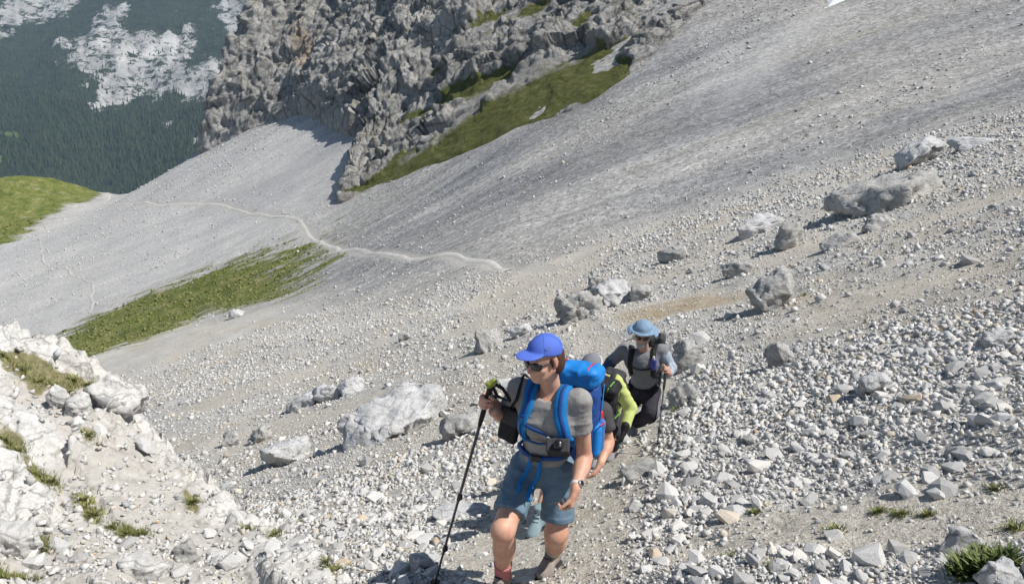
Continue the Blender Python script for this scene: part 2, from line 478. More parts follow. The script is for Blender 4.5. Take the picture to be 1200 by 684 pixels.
    c = t.mix(trail, c, c_tr)
    t.base(c)
    b2 = t.bump(t.noise(38.0, 4, 0.75), 0.7, 0.03)
    b4 = t.bump(t.noise(1.7, 7, 0.78), 0.6, 0.17, b2)
    t.normal(b4)
    return t.m
M['ground'] = mat_ground()
ground = mesh_np('scree_slope', np.stack([gx, gy, gz], -1).reshape(-1, 3), grid_faces(nA, nR)[:, ::-1], M['ground'], smooth=True,
                 attrs={'ma': np.stack([g_, tr_, so_], -1).reshape(-1, 3), 'mb': np.stack([ne_, or_, pa_], -1).reshape(-1, 3)})
tag(ground, kind='structure')

# bare-rock material, shared by the outcrop and the boulders
def mat_rock(name, dark=(0.30, 0.295, 0.28), mid=(0.47, 0.46, 0.44), light=(0.58, 0.575, 0.56), scale=1.0, tint=0.35, grass=False, stain=0.0):
    t = NT(name)
    n = t.noise(1.3 * scale, 8, 0.65, None, 0.4)
    c = t.ramp(n, [(0.28, dark), (0.5, mid), (0.72, light)])
    w = t.noise(0.55 * scale, 5, 0.6)
    c = t.mix(t.ramp(w, [(0.55, 0.0), (0.75, tint)]), c, (0.46, 0.38, 0.28))
    if stain:
        c = t.mix(t.ramp(t.noise(2.4 * scale, 6, 0.7), [(0.54, 0.0), (0.66, stain)]), c, (0.15, 0.14, 0.125))
    s = t.noise(26 * scale, 6, 0.7)
    c = t.mix(0.5, c, t.mix(1.0, c, t.ramp(s, [(0.3, 0.6), (0.5, 1.0), (0.7, 1.25)]), 'MULTIPLY'))
    wr = t.n('ShaderNodeVectorMath', operation='ADD'); wn_ = t.n('ShaderNodeTexNoise'); wn_.inputs['Scale'].default_value = 3.0 * scale; wn_.inputs['Detail'].default_value = 5
    t.link(t.coord(), wn_.inputs['Vector']); ws_ = t.n('ShaderNodeVectorMath', operation='SCALE'); ws_.inputs['Scale'].default_value = 0.42 / scale
    t.link(wn_.outputs['Color'], ws_.inputs[0]); t.link(ws_.outputs[0], wr.inputs[0]); t.link(t.coord((1, 0.7, 1.9), (0.3, 0.5, 0.2)), wr.inputs[1])
    cr = t.voro(2.3 * scale, wr.outputs[0], 'DISTANCE_TO_EDGE')
    c = t.mix(t.ramp(cr, [(0.0, 0.65), (0.035, 0.0)]), c, (0.17, 0.16, 0.14))
    cr2 = t.voro(6.5 * scale, wr.outputs[0], 'DISTANCE_TO_EDGE')
    c = t.mix(t.math('MULTIPLY', t.ramp(cr2, [(0.0, 0.5), (0.05, 0.0)]), t.ramp(t.noise(1.1 * scale, 3), [(0.42, 0.0), (0.6, 1.0)])), c, (0.20, 0.185, 0.16))
    if grass:
        g = t.sep(t.attr('ma', 'Color'))
        gw = t.math('ADD', g[0], t.math('MULTIPLY', t.math('SUBTRACT', t.noise(5.0, 6, 0.7), 0.5), 1.3))
        cg = t.ramp(t.noise(18.0, 5, 0.7), [(0.3, (0.10, 0.095, 0.035)), (0.5, (0.18, 0.165, 0.07)), (0.7, (0.30, 0.27, 0.16))])
        c = t.mix(t.ramp(g[1], [(0.3, 0.0), (0.8, 0.75)]), c, t.ramp(t.noise(9.0, 6, 0.7), [(0.3, (0.36, 0.335, 0.295)), (0.7, (0.56, 0.535, 0.495))]))
        c = t.mix(t.ramp(gw, [(0.42, 0.0), (0.66, 0.95)]), c, cg)
    t.base(c)
    b = t.bump(t.noise(4.0 * scale, 9, 0.75), 0.6, 0.10 / scale)
    b = t.bump(t.voro(7.0 * scale, t.coord((1, 1, 2.0))), 0.35, 0.05 / scale, b)
    b = t.bump(t.noise(55 * scale, 4, 0.7), 0.45, 0.012, b)
    t.normal(b)
    return t.m
M['outcrop'] = mat_rock('outcrop_rock', (0.46, 0.45, 0.43), (0.63, 0.62, 0.60), (0.73, 0.725, 0.705), 1.0, 0.3, True)
M['boulder'] = mat_rock('boulder_rock', (0.27, 0.265, 0.25), (0.43, 0.425, 0.41), (0.56, 0.555, 0.545), 1.2, 0.35, False, 0.4)
M['boulder_pale'] = mat_rock('pale_rock', (0.40, 0.40, 0.40), (0.54, 0.545, 0.55), (0.64, 0.645, 0.65), 1.2, 0.15, False, 0.12)

# ------------------------------------------------------------------ outcrop
GP_OUT = [[(0, 420), (40, 425), (75, 440), (105, 446), (100, 455), (60, 452), (40, 462), (20, 440), (0, 432)],
          [(55, 440), (80, 450), (110, 445), (122, 452), (95, 458), (60, 455)], [(0, 510), (20, 515), (35, 530), (30, 545), (10, 545), (0, 530)],
          [(100, 515), (110, 512), (112, 530), (100, 535)], [(28, 545), (60, 560), (70, 572), (40, 568)], [(85, 578), (110, 595), (120, 615), (100, 610)],
          [(135, 620), (165, 622), (170, 632), (140, 634)], [(0, 612), (30, 608), (70, 640), (50, 650), (0, 630)], [(215, 575), (235, 590), (230, 605), (218, 595)],
          [(108, 462), (120, 460), (120, 475), (110, 478)], [(0, 672), (30, 676), (40, 690), (0, 690)]]
GP_OUT_W = [poly_w(q) for q in GP_OUT]
DIRT_OUT_W = [poly_w(q) for q in ([(60, 540), (150, 530), (215, 560), (240, 610), (300, 630), (340, 684), (0, 684), (0, 620), (60, 600)], [(20, 425), (120, 455), (140, 500), (90, 530), (20, 500), (0, 470)])]
def outcrop_z(x, y, full=False):
    x = np.asarray(x, float); y = np.asarray(y, float); sh = np.shape(x)
    h, sd = outcrop_base(x, y)
    g = np.zeros(sh); dirt = np.zeros(sh)
    for q in GP_OUT_W: g = np.maximum(g, sstep(-0.10, 0.10, poly_sd(x, y, q)))
    for q in DIRT_OUT_W: dirt = np.maximum(dirt, sstep(-0.3, 0.3, poly_sd(x, y, q) + 0.25 * fbm(xy3(x, y, 2.2), 3, seed=31).reshape(sh)))
    rock = (1 - 0.72 * dirt) * (1 - 0.7 * g)
    P3 = np.stack([x.ravel(), y.ravel(), h.ravel()], 1)
    wob = 0.25 * np.stack([vnoise(P3 * 3, 5), vnoise(P3 * 3, 6), vnoise(P3 * 3, 7)], 1)
    b1 = (0.12 * facets(P3 * np.array([1.3, 1.3, 1.9]) + wob, 41)).reshape(sh)
    f1, f2, cid = worley(P3 * np.array([1.7, 1.7, 2.4]) + wob, 43)
    b1 = b1 - (0.10 * np.exp(-(f2 - f1) / 0.05)).reshape(sh)
    b2 = (0.038 * facets(P3 * np.array([4.2, 4.2, 6.0]) + wob, 45) + 0.014 * facets(P3 * 12.0, 47)).reshape(sh)
    n = 0.22 * fbm(P3 * 0.9, 4, seed=51, ridged=True).reshape(sh) + 0.05 * fbm(P3 * 6, 4, seed=52).reshape(sh)
    smooth_face = 1 - 0.88 * sstep(0.7, 0.0, np.abs(sd)) * sstep(5.0, 6.0, 12 - y - 0.6 * np.abs(x))
    h = h + rock * smooth_face * (b1 + b2) + rock * n * (0.4 + 0.6 * smooth_face) + 0.02 * fbm(P3 * 9, 3, seed=53).reshape(sh)
    return (h, g, dirt, sd) if full else h
ox, oy = np.meshgrid(np.linspace(-8.2, -0.3, 350), np.linspace(0.9, 8.6, 325), indexing='ij')
oz, og, od, osd = outcrop_z(ox, oy, True)
keep = (oz > land(ox, oy) - 0.45)
fq = grid_faces(350, 325)
fq = fq[keep.ravel()[fq].any(1)]
used = np.unique(fq)
remap = np.zeros(ox.size, int); remap[used] = np.arange(len(used))
outcrop = mesh_np('rock_outcrop', np.stack([ox, oy, oz], -1).reshape(-1, 3)[used], remap[fq], M['outcrop'], smooth=True,
                  attrs={'ma': np.stack([og, od, 0 * og], -1).reshape(-1, 3)[used]})
tag(outcrop, 'knobbly white limestone outcrop with grassy cracks beside the path', 'rock outcrop')
def surf_z(x, y):
    """top of the walkable surface: ground or outcrop"""
    x = np.atleast_1d(np.asarray(x, float)); y = np.atleast_1d(np.asarray(y, float))
    z = ground_z(x, y)
    m = (x < -0.3) & (y < 9.2) & (x > -9.5) & (y > 0.9)
    if m.any(): z[m] = np.maximum(z[m], outcrop_z(x[m], y[m]))
    return z

# the trodden line across the scree, and fainter tracks below it
def footpath(pts, width, mat, seed):
    P = resample_poly(np.array(pts), 260)
    tg = np.gradient(P, axis=0); tg /= np.linalg.norm(tg, axis=1, keepdims=True)
    nr = np.stack([-tg[:, 1], tg[:, 0]], 1)
    P = P + nr * (0.5 * fbm(np.stack([np.arange(260) * 0.12, 0 * P[:, 0], 0 * P[:, 0]], 1), 3, seed=seed))[:, None]
    w = width * (1 + 0.45 * fbm(np.stack([np.arange(260) * 0.3, 0 * P[:, 0] + 5, 0 * P[:, 0]], 1), 3, seed=seed + 3))
    rows = [P + nr * (w * q)[:, None] for q in (-0.5, -0.25, 0, 0.25, 0.5)]
    G_ = np.stack(rows, 1)
    zz = ground_z(G_[..., 0], G_[..., 1]) + 0.05 + np.array([-0.05, 0.01, 0.01, 0.01, -0.05])[None]
    o = mesh_np('footpath', np.concatenate([G_, zz[..., None]], -1).reshape(-1, 3), grid_faces(260, 5), mat, smooth=True)
    return tag(o, kind='structure')
def resample_poly(P, n):
    d = np.concatenate([[0], np.cumsum(np.linalg.norm(np.diff(P, axis=0), axis=1))])
    t = np.linspace(0, d[-1], n)
    Q = np.stack([np.interp(t, d, P[:, k]) for k in range(2)], 1)
    k = np.hanning(15); k /= k.sum()
    Q2 = np.stack([np.convolve(np.pad(Q[:, j], 7, mode='edge'), k, 'valid') for j in range(2)], 1)
    return Q2
t = NT('trodden_gravel')
c = t.ramp(t.noise(1.2, 6, 0.7), [(0.3, (0.44, 0.425, 0.39)), (0.7, (0.62, 0.60, 0.56))])
t.base(c); t.normal(t.bump(t.noise(4.0, 5, 0.7), 0.5, 0.08)); M['path'] = t.m
t = NT('faint_track')
c = t.ramp(t.noise(1.2, 6, 0.7), [(0.3, (0.42, 0.41, 0.39)), (0.7, (0.54, 0.53, 0.51))])
t.base(c); t.normal(t.bump(t.noise(4.0, 5, 0.7), 0.5, 0.08)); M['track'] = t.m
footpath(Z_TRAIL[0], 0.60, M['path'], 141)
for k, q in enumerate(Z_TRAIL2): footpath(q, 0.42, M['track'], 150 + 7 * k)

# ------------------------------------------------------------------ cliff above the scree
CL = [
 ((236, 177), [(250, 120, 3), (268, 70, 8), (292, 30, 13), (312, -5, 18), (335, -60, 26), (360, -160, 44)]),
 ((262, 166), [(285, 110, 3), (310, 60, 8), (340, 20, 14), (362, -20, 20), (380, -70, 28), (400, -160, 44)]),
 ((300, 151), [(318, 105, 3), (340, 65, 8), (365, 20, 15), (385, -20, 21), (400, -70, 30), (420, -160, 46)]),
 ((350, 132), [(360, 95, 3), (375, 55, 9), (390, 20, 15), (405, -20, 22), (420, -70, 31), (435, -160, 47)]),
 ((384, 146), [(390, 105, 5), (402, 65, 11), (414, 25, 18), (425, -20, 26), (440, -70, 35), (450, -160, 50)]),
 ((420, 166), [(424, 128, 6), (432, 88, 13), (440, 45, 21), (448, -10, 31), (456, -70, 41), (462, -160, 56)]),
 ((398, 236), [(414, 200, 5), (436, 158, 13), (452, 105, 23), (464, 40, 34), (472, -40, 46), (480, -160, 64)]),
 ((440, 219), [(454, 186, 5), (472, 150, 12), (490, 104, 21), (500, 45, 32), (506, -30, 44), (510, -160, 64)]),
 ((500, 197), [(512, 165, 5), (525, 128, 12), (538, 86, 20), (548, 36, 29), (556, -25, 40), (560, -160, 62)]),
 ((560, 173), [(566, 140, 6), (576, 106, 13), (588, 68, 20), (598, 28, 28), (606, -25, 37), (610, -160, 58)]),
 ((640, 141), [(641, 112, 6), (645, 84, 12), (652, 52, 18), (660, 18, 25), (666, -25, 33), (672, -160, 55)]),
 ((700, 113), [(701, 90, 5), (705, 67, 10), (711, 42, 15), (717, 14, 21), (722, -22, 28), (726, -160, 50)]),
 ((742, 82), [(746, 64, 4), (751, 46, 8), (757, 26, 12.5), (762, 3, 17.5), (767, -27, 24), (772, -160, 46)]),
 ((790, 42), [(793, 32, 2.5), (797, 20, 5), (801, 8, 8), (806, -8, 12), (811, -34, 18), (820, -160, 42)]),
 ((840, -2), [(842, -9, 2), (845, -17, 4), (848, -27, 6.5), (852, -42, 10), (858, -70, 16), (866, -160, 36)])]
cols, pxs = [], []
for (bpx, bpy_), ups in CL:
    p0 = hit(bpx, bpy_, land)
    col = [p0 + np.array([0.0, 0.6, -2.5]), p0] + [at(a, b, p0[1] + d) for a, b, d in ups]
    cols.append(col); pxs.append([(bpx, bpy_ + 12), (bpx, bpy_)] + [(a, b) for a, b, d in ups])
back = [p + np.array([18, 34, -2.0]) for p in cols[0]]
back2 = [p + np.array([60, 70, -4.0]) for p in cols[0]]
cols = np.array([back2, back] + cols); pxs = np.array([pxs[0], pxs[0]] + pxs, float)
tail = cols[-1] + np.array([10, -2, 5.0]); cols = np.concatenate([cols, [tail]]); pxs = np.concatenate([pxs, [pxs[-1] + np.array([40, -40])]])
def resample(a, n, axis):
    a = np.moveaxis(a, axis, 0); m = len(a)
    t = np.linspace(0, m - 1, n)
    i = np.clip(np.floor(t).astype(int), 0, m - 2); f = (t - i).reshape((-1,) + (1,) * (a.ndim - 1))
    p0, p1, p2, p3 = a[np.maximum(i - 1, 0)], a[i], a[i + 1], a[np.minimum(i + 2, m - 1)]
    m1, m2 = (p2 - p0) * 0.5 * 0.6, (p3 - p1) * 0.5 * 0.6
    r = p1 * (2 * f**3 - 3 * f**2 + 1) + m1 * (f**3 - 2 * f**2 + f) + p2 * (-2 * f**3 + 3 * f**2) + m2 * (f**3 - f**2)
    return np.moveaxis(r, 0, axis)
NU, NV = 540, 230
G = resample(resample(cols, NU, 0), NV, 1)
GPX = resample(resample(pxs, NU, 0), NV, 1)
du = np.gradient(G, axis=0); dv = np.gradient(G, axis=1)
NRM = np.cross(du, dv); NRM /= np.linalg.norm(NRM, axis=2, keepdims=True) + 1e-9
if NRM[NU // 2, NV // 2, 1] > 0: NRM = -NRM
cx_, cy_ = GPX[..., 0], GPX[..., 1]
gq = [[(404, 228), (440, 205), (461, 191), (481, 181), (529, 155), (568, 126), (607, 104), (655, 77), (703, 58), (744, 46), (723, 68), (746, 75), (727, 97), (703, 113), (655, 131), (621, 150), (558, 176), (491, 203), (440, 222)],
      [(462, 145), (491, 128), (529, 109), (582, 85), (616, 72), (602, 89), (568, 114), (529, 128), (491, 138)],
      [(553, 39), (570, 22), (597, 10), (590, 24), (565, 42)], [(500, 92), (515, 80), (528, 82), (515, 96)], [(665, 34), (690, 18), (700, 22), (680, 40)], [(600, 30), (640, 0), (660, -5), (640, 18)]]
cn = fbm(G.reshape(-1, 3) * 0.25, 4, seed=61).reshape(NU, NV)
cg = np.zeros((NU, NV))
for k, q in enumerate(gq):
    w = sstep(-5, 5, poly_sd(cx_, cy_, q) + 7 * cn)
    cg = np.maximum(cg, w * (1.0 if k < 2 else 0.7))
cp = sstep(-2, 2, 2.5 - seg_dist(cx_, cy_, [(470, 192), (520, 160), (545, 140), (575, 118), (600, 108), (640, 86), (680, 70)]) + 2.5 * cn)
cp = np.maximum(cp, sstep(-3, 3, poly_sd(cx_, cy_, [(530, 128), (600, 92), (640, 72), (700, 50), (700, 58), (655, 77), (607, 104), (568, 126), (529, 152)]) + 4 * cn))
co = sstep(-4, 5, 20 - np.hypot((cx_ - 357) * 1.5, (cy_ - 60) * 0.8) + 8 * cn)
V3 = G.reshape(-1, 3)
wv = np.stack([vnoise(V3 * 0.3, 3), vnoise(V3 * 0.3, 4), vnoise(V3 * 0.3, 5)], 1)
disp = np.zeros(len(V3))
# tilted blocks and ledges at three sizes, gullies running down the face
Rm = np.array(Matrix.Rotation(math.radians(32), 3, 'Y'))
VT = V3 @ Rm.T
for sc_, am, sd_ in ((0.06, 1.5, 71), (0.15, 0.55, 75), (0.40, 0.16, 79)):
    disp += am * facets((VT + 0.18 / sc_ * wv) * sc_ * np.array([1.1, 1.0, 0.85]), sd_, 0.55)
f1, f2, cid = worley((VT + 1.5 * wv) * 0.16 * np.array([1.6, 1.0, 0.5]), 89)
disp -= 0.5 * np.exp(-(f2 - f1) / 0.05)
disp += 1.5 * fbm(V3 * np.array([0.10, 0.10, 0.04]), 6, gain=0.55, seed=83, ridged=True)
disp += 0.65 * fbm(VT * np.array([0.16, 0.2, 0.55]) + 0.4 * wv, 6, gain=0.62, seed=87, ridged=True)
disp += 0.40 * fbm(VT * np.array([0.9, 0.9, 0.35]), 4, gain=0.6, seed=88, ridged=True)
led = VT[:, 2] * 0.28 + 0.5 * wv[:, 0]
disp += 0.9 * (np.abs((led % 1.0) - 0.5) * 2 - 0.5) * sstep(-0.3, 0.3, vnoise(V3 * 0.06, 8))
disp = disp.reshape(NU, NV)
vfade = sstep(0.08, 0.30, np.linspace(0, 1, NV))[None, :]
rightfade = np.interp(np.arange(NU) / NU, [0, 0.72, 0.86, 0.94, 1], [1, 1, 0.7, 0.3, 0.05])[:, None]
soft = 1 - 0.86 * np.maximum(cg, 0.8 * cp)
D = disp * (0.10 + 0.90 * vfade) * soft * rightfade + 0.5 * cg * cn
GV = G + NRM * D[..., None]
def mat_cliff():
    t = NT('cliff_rock')
    m = t.sep(t.attr('ma', 'Color'))
    n = t.noise(0.12, 8, 0.68, None, 0.5)
    c = t.ramp(n, [(0.30, (0.35, 0.34, 0.32)), (0.5, (0.51, 0.50, 0.475)), (0.7, (0.64, 0.625, 0.60))])
    f = t.noise(1.3, 8, 0.72)
    c = t.mix(0.6, c, t.mix(1.0, c, t.ramp(f, [(0.3, 0.55), (0.5, 1.0), (0.7, 1.3)]), 'MULTIPLY'))
    # dark water streaks down the rock
    ws = t.noise(1.0, 5, 0.65, t.coord((0.55, 0.55, 0.07)))
    c = t.mix(t.ramp(ws, [(0.58, 0.0), (0.72, 0.55)]), c, (0.16, 0.155, 0.15))
    for sc_, wd_, st_ in ((0.22, 0.05, 0.75), (0.6, 0.06, 0.6)):
        wr = t.n('ShaderNodeVectorMath', operation='ADD'); nz_ = t.n('ShaderNodeTexNoise'); nz_.inputs['Scale'].default_value = 0.5; nz_.inputs['Detail'].default_value = 4
        t.link(t.coord((1.0, 1.0, 0.55), (0, math.radians(30), 0)), wr.inputs[0]); sc2 = t.n('ShaderNodeVectorMath', operation='SCALE'); sc2.inputs['Scale'].default_value = 2.2
        t.link(nz_.outputs['Color'], sc2.inputs[0]); t.link(sc2.outputs[0], wr.inputs[1])
        cr = t.voro(sc_, wr.outputs[0], 'DISTANCE_TO_EDGE')
        c = t.mix(t.ramp(cr, [(0.0, st_), (wd_, 0.0)]), c, (0.13, 0.125, 0.12))
    ww = t.noise(0.07, 4, 0.6)
    c = t.mix(t.ramp(ww, [(0.55, 0.0), (0.72, 0.45)]), c, (0.42, 0.36, 0.28))
    # ledge grass in crevices of the upper rock
    up = t.n('ShaderNodeNewGeometry'); sx = t.n('ShaderNodeSeparateXYZ'); t.link(up.outputs['Normal'], sx.inputs[0])
    lg = t.math('MULTIPLY', t.ramp(sx.outputs[2], [(0.62, 0.0), (0.85, 1.0)]), t.ramp(t.noise(0.16, 5, 0.65), [(0.52, 0.0), (0.66, 0.75)]))
    c_gr = t.ramp(t.noise(0.9, 6, 0.72), [(0.3, (0.085, 0.098, 0.026)), (0.5, (0.14, 0.155, 0.042)), (0.68, (0.23, 0.22, 0.10))])
    c = t.mix(lg, c, c_gr)
    c_or = t.ramp(t.noise(0.5, 6, 0.7), [(0.3, (0.42, 0.25, 0.12)), (0.7, (0.55, 0.42, 0.28))])
    c = t.mix(t.math('MULTIPLY', m[2], 0.5), c, c_or)
    gw = t.math('ADD', m[0], t.math('MULTIPLY', t.math('SUBTRACT', t.noise(0.6, 6, 0.72), 0.5), 1.1))
    c = t.mix(t.ramp(gw, [(0.40, 0.0), (0.62, 1.0)]), c, c_gr)
    c = t.mix(t.math('MULTIPLY', m[1], t.ramp(t.noise(0.8, 5, 0.7), [(0.35, 0.1), (0.6, 0.9)])), c, (0.45, 0.43, 0.395))
    t.base(c)
    b = t.bump(t.noise(0.7, 9, 0.78), 1.0, 1.3)
    b = t.bump(t.noise(5.0, 5, 0.7), 0.5, 0.15, b)
    t.normal(b)
    return t.m
M['cliff'] = mat_cliff()
cliff = mesh_np('rock_cliff', GV.reshape(-1, 3), grid_faces(NU, NV), M['cliff'], smooth=False,
                attrs={'ma': np.stack([cg, cp, co], -1).reshape(-1, 3)})
tag(cliff, kind='structure')

# ------------------------------------------------------------------ mountain across the valley, with its forest
mpx = np.linspace(-420, 800, 330); mpy = np.concatenate([np.linspace(430, 245, 18), np.linspace(244, -10, 200), np.linspace(-12, -330, 30)])
PX, PY = np.meshgrid(mpx, mpy, indexing='ij')
Yb = np.interp(-PY, [-430, -330, -240, -150, -100, 0, 100, 330], [1150, 1290, 1500, 1760, 1960, 2520, 3100, 4200])
Yb = Yb + 60 * np.sin(PX / 90.0) + 40 * np.sin(PX / 37.0 + PY / 50.0)
U_, V_ = (PX - 600) / FPX, (342 - PY) / FPX
DY, DZ = CP + V_ * SP, -SP + V_ * CP
MX, MY, MZ = U_ * Yb / DY, Yb, DZ * Yb / DY
MP = np.stack([MX, MY, MZ], -1).reshape(-1, 3)
mn = fbm(MP * 0.006, 5, seed=91).reshape(PX.shape)
mr = np.full(PX.shape, -99.0)
for q in ([(58, 58), (85, 42), (110, 25), (138, 4), (160, 6), (152, 30), (190, 44), (230, 34), (233, 55), (222, 78), (250, 68), (278, 68), (274, 112), (240, 122), (216, 128), (200, 114), (180, 131), (170, 120), (135, 139), (113, 141), (104, 130), (110, 104), (74, 84), (92, 64)],
          [(-60, 30), (0, 22), (10, -10), (105, -12), (112, 4), (88, 16), (50, 33), (28, 22), (20, 38), (0, 55), (-60, 80)],
          [(243, 16), (262, -10), (310, -10), (296, 22), (276, 46), (262, 30)], [(-400, -20), (-400, -330), (800, -330), (800, -20), (330, -30), (250, -40), (180, -60), (120, -40), (0, -20)],
          [(195, 98), (240, 70), (290, 50), (292, 112), (262, 126), (230, 130)], [(190, 150), (206, 138), (212, 142), (200, 155)], [(225, 172), (240, 140), (255, 150), (240, 175)]):
    mr = np.maximum(mr, poly_sd(PX, PY, q))
gul = fbm(np.stack([PX.ravel() * 0.10, PY.ravel() * 0.022, 0 * PX.ravel()], 1), 4, seed=95).reshape(PX.shape)
mrock = sstep(-7, 9, mr + 16 * mn + 10 * gul)
mead = np.maximum(sstep(-1.5, 1.5, poly_sd(PX, PY, [(-80, 156), (24, 158), (22, 163), (-80, 166)]) + 1.0 * mn), sstep(-1, 1, poly_sd(PX, PY, [(-60, 187), (6, 187), (14, 196), (-60, 200)]) + mn))
Mdisp = 34 * fbm(MP * np.array([0.004, 0.004, 0.0016]), 5, seed=97, ridged=True).reshape(PX.shape) + 14 * gul * mrock + 7 * fbm(MP * 0.03, 3, seed=99, ridged=True).reshape(PX.shape) * (0.3 + mrock)
Mdisp *= sstep(300, 225, PY)
MPd = MP.reshape(PX.shape + (3,)) + Mdisp[..., None] * np.array([0.0, -0.62, 0.45])
def mat_mountain():
    t = NT('mountain_side')
    m = t.sep(t.attr('ma', 'Color'))
    rk = t.noise(0.010, 9, 0.7, t.coord((1, 0.6, 0.45)))
    c_r = t.ramp(rk, [(0.34, (0.24, 0.24, 0.24)), (0.5, (0.42, 0.415, 0.405)), (0.64, (0.57, 0.56, 0.545))])
    c_f = t.ramp(t.noise(0.05, 6, 0.7), [(0.3, (0.016, 0.026, 0.015)), (0.6, (0.036, 0.050, 0.025))])
    w = t.math('ADD', m[0], t.math('MULTIPLY', t.math('SUBTRACT', t.noise(0.028, 9, 0.8), 0.5), 3.2))
    c = t.mix(t.ramp(w, [(0.44, 0.0), (0.58, 1.0)]), c_f, c_r)
    c = t.mix(m[1], c, t.ramp(t.noise(0.05, 4), [(0.3, (0.10, 0.16, 0.04)), (0.7, (0.16, 0.22, 0.06))]))
    t.base(c)
    t.normal(t.bump(t.noise(0.04, 8, 0.7), 0.8, 16.0))
    return t.m
M['mountain'] = mat_mountain()
mountain = mesh_np('far_mountain', MPd.reshape(-1, 3), grid_faces(*PX.shape), M['mountain'], smooth=True,
                   attrs={'ma': np.stack([0.05 + 0.56 * mrock, mead, 0 * mead], -1).reshape(-1, 3)})
tag(mountain, kind='structure')

# conifers of the valley forest
NTREE = 16000
iu = RNG.integers(90, 215, 70000); iv = RNG.integers(14, 228, 70000)
okf = RNG.random(70000) < (1 - 0.93 * mrock[iu, iv]) * (1 - mead[iu, iv]) * np.interp(PY[iu, iv], [0, 60, 130, 250], [0.25, 0.45, 0.8, 1.0])
okf &= (fbm(MP.reshape(PX.shape + (3,))[iu, iv] * 0.02, 2, seed=101) > -0.45)
iu, iv = iu[okf][:NTREE], iv[okf][:NTREE]
fu, fv = RNG.random(len(iu))[:, None], RNG.random(len(iu))[:, None]
base = MPd[iu, iv] * (1 - fu) * (1 - fv) + MPd[iu + 1, iv] * fu * (1 - fv) + MPd[iu, iv + 1] * (1 - fu) * fv + MPd[iu + 1, iv + 1] * fu * fv
hh = RNG.uniform(9, 19, len(iu)); hh *= np.interp(PY[iu, iv], [0, 110, 170], [0.55, 0.8, 1.0])
wd = hh * RNG.uniform(0.13, 0.2, len(iu)); rot = RNG.uniform(0, 6.28, len(iu))
ring = [(0.12, 1.0), (0.45, 0.62), (0.42, 0.75), (1.0, 0.0)]
tv, tf, ofs = [], [], 0
K = 4
tmpl, tfc = [], []
for j, (z0, r0, z1, r1) in enumerate(((0.06, 1.0, 0.62, 0.28), (0.42, 0.68, 1.0, 0.02))):
    for k in range(K):
        a = 6.283 * k / K + j * 0.6
        tmpl.append((math.cos(a) * r0, math.sin(a) * r0, z0))
    for k in range(K):
        a = 6.283 * k / K + j * 0.6
        tmpl.append((math.cos(a) * r1, math.sin(a) * r1, z1))
    for k in range(K):
        b0 = j * 2 * K
        tfc.append((b0 + k, b0 + (k + 1) % K, b0 + K + (k + 1) % K, b0 + K + k))
tmpl = np.array(tmpl); tfc = np.array(tfc)
cr_, sr_ = np.cos(rot)[:, None], np.sin(rot)[:, None]
jit = RNG.uniform(0.75, 1.25, (len(iu), len(tmpl)))
vx = (tmpl[None, :, 0] * cr_ - tmpl[None, :, 1] * sr_) * wd[:, None] * jit
vy = (tmpl[None, :, 0] * sr_ + tmpl[None, :, 1] * cr_) * wd[:, None] * jit
vz = tmpl[None, :, 2] * hh[:, None] - 1.0
TV = np.stack([vx, vy, vz], -1) + base[:, None, :]
TF = (tfc[None] + (np.arange(len(iu)) * len(tmpl))[:, None, None]).reshape(-1, 4)
tone = np.repeat(RNG.random(len(iu)), len(tmpl))
def mat_forest():
    t = NT('conifer_needles')
    c = t.ramp(t.attr('tone'), [(0.0, (0.018, 0.030, 0.015)), (0.5, (0.034, 0.052, 0.024)), (1.0, (0.060, 0.080, 0.034))])
    t.base(c); return t.m
M['forest'] = mat_forest()
forest = mesh_np('conifer_forest', TV.reshape(-1, 3), TF, M['forest'], smooth=False, attrs={'tone': tone})
tag(forest, 'dark green conifer forest on the slope across the valley', 'forest', kind='stuff')

# old snow left at the top of the scree
sn = np.array([p[:2] for p in Z_SNOW]); c0 = sn.mean(0)
sx_, sy_ = np.meshgrid(np.linspace(sn[:, 0].min() - 1, sn[:, 0].max() + 1, 70), np.linspace(sn[:, 1].min() - 1, sn[:, 1].max() + 1, 70), indexing='ij')
ssd = poly_sd(sx_, sy_, [tuple(p) for p in sn]) + 0.35 * fbm(xy3(sx_, sy_, 0.9), 3, seed=111).reshape(sx_.shape)
sz_ = ground_z(sx_, sy_) + 0.45 * sstep(-0.2, 1.2, ssd) - 0.15
sq = grid_faces(70, 70); sq = sq[(ssd.ravel()[sq] > -0.25).all(1)]
t = NT('old_snow'); t.base(t.ramp(t.noise(1.5, 4), [(0.3, (0.74, 0.76, 0.79)), (0.7, (0.86, 0.87, 0.88))])); t.b.inputs['Roughness'].default_value = 0.6
t.normal(t.bump(t.noise(2.0, 4), 0.3, 0.1)); M['snow'] = t.m
us = np.unique(sq); rm = np.zeros(sx_.size, int); rm[us] = np.arange(len(us))
snow = mesh_np('snow_patch', np.stack([sx_, sy_, sz_], -1).reshape(-1, 3)[us], rm[sq], M['snow'], smooth=True)
tag(snow, 'small white patch of old snow high on the grey scree', 'snow')

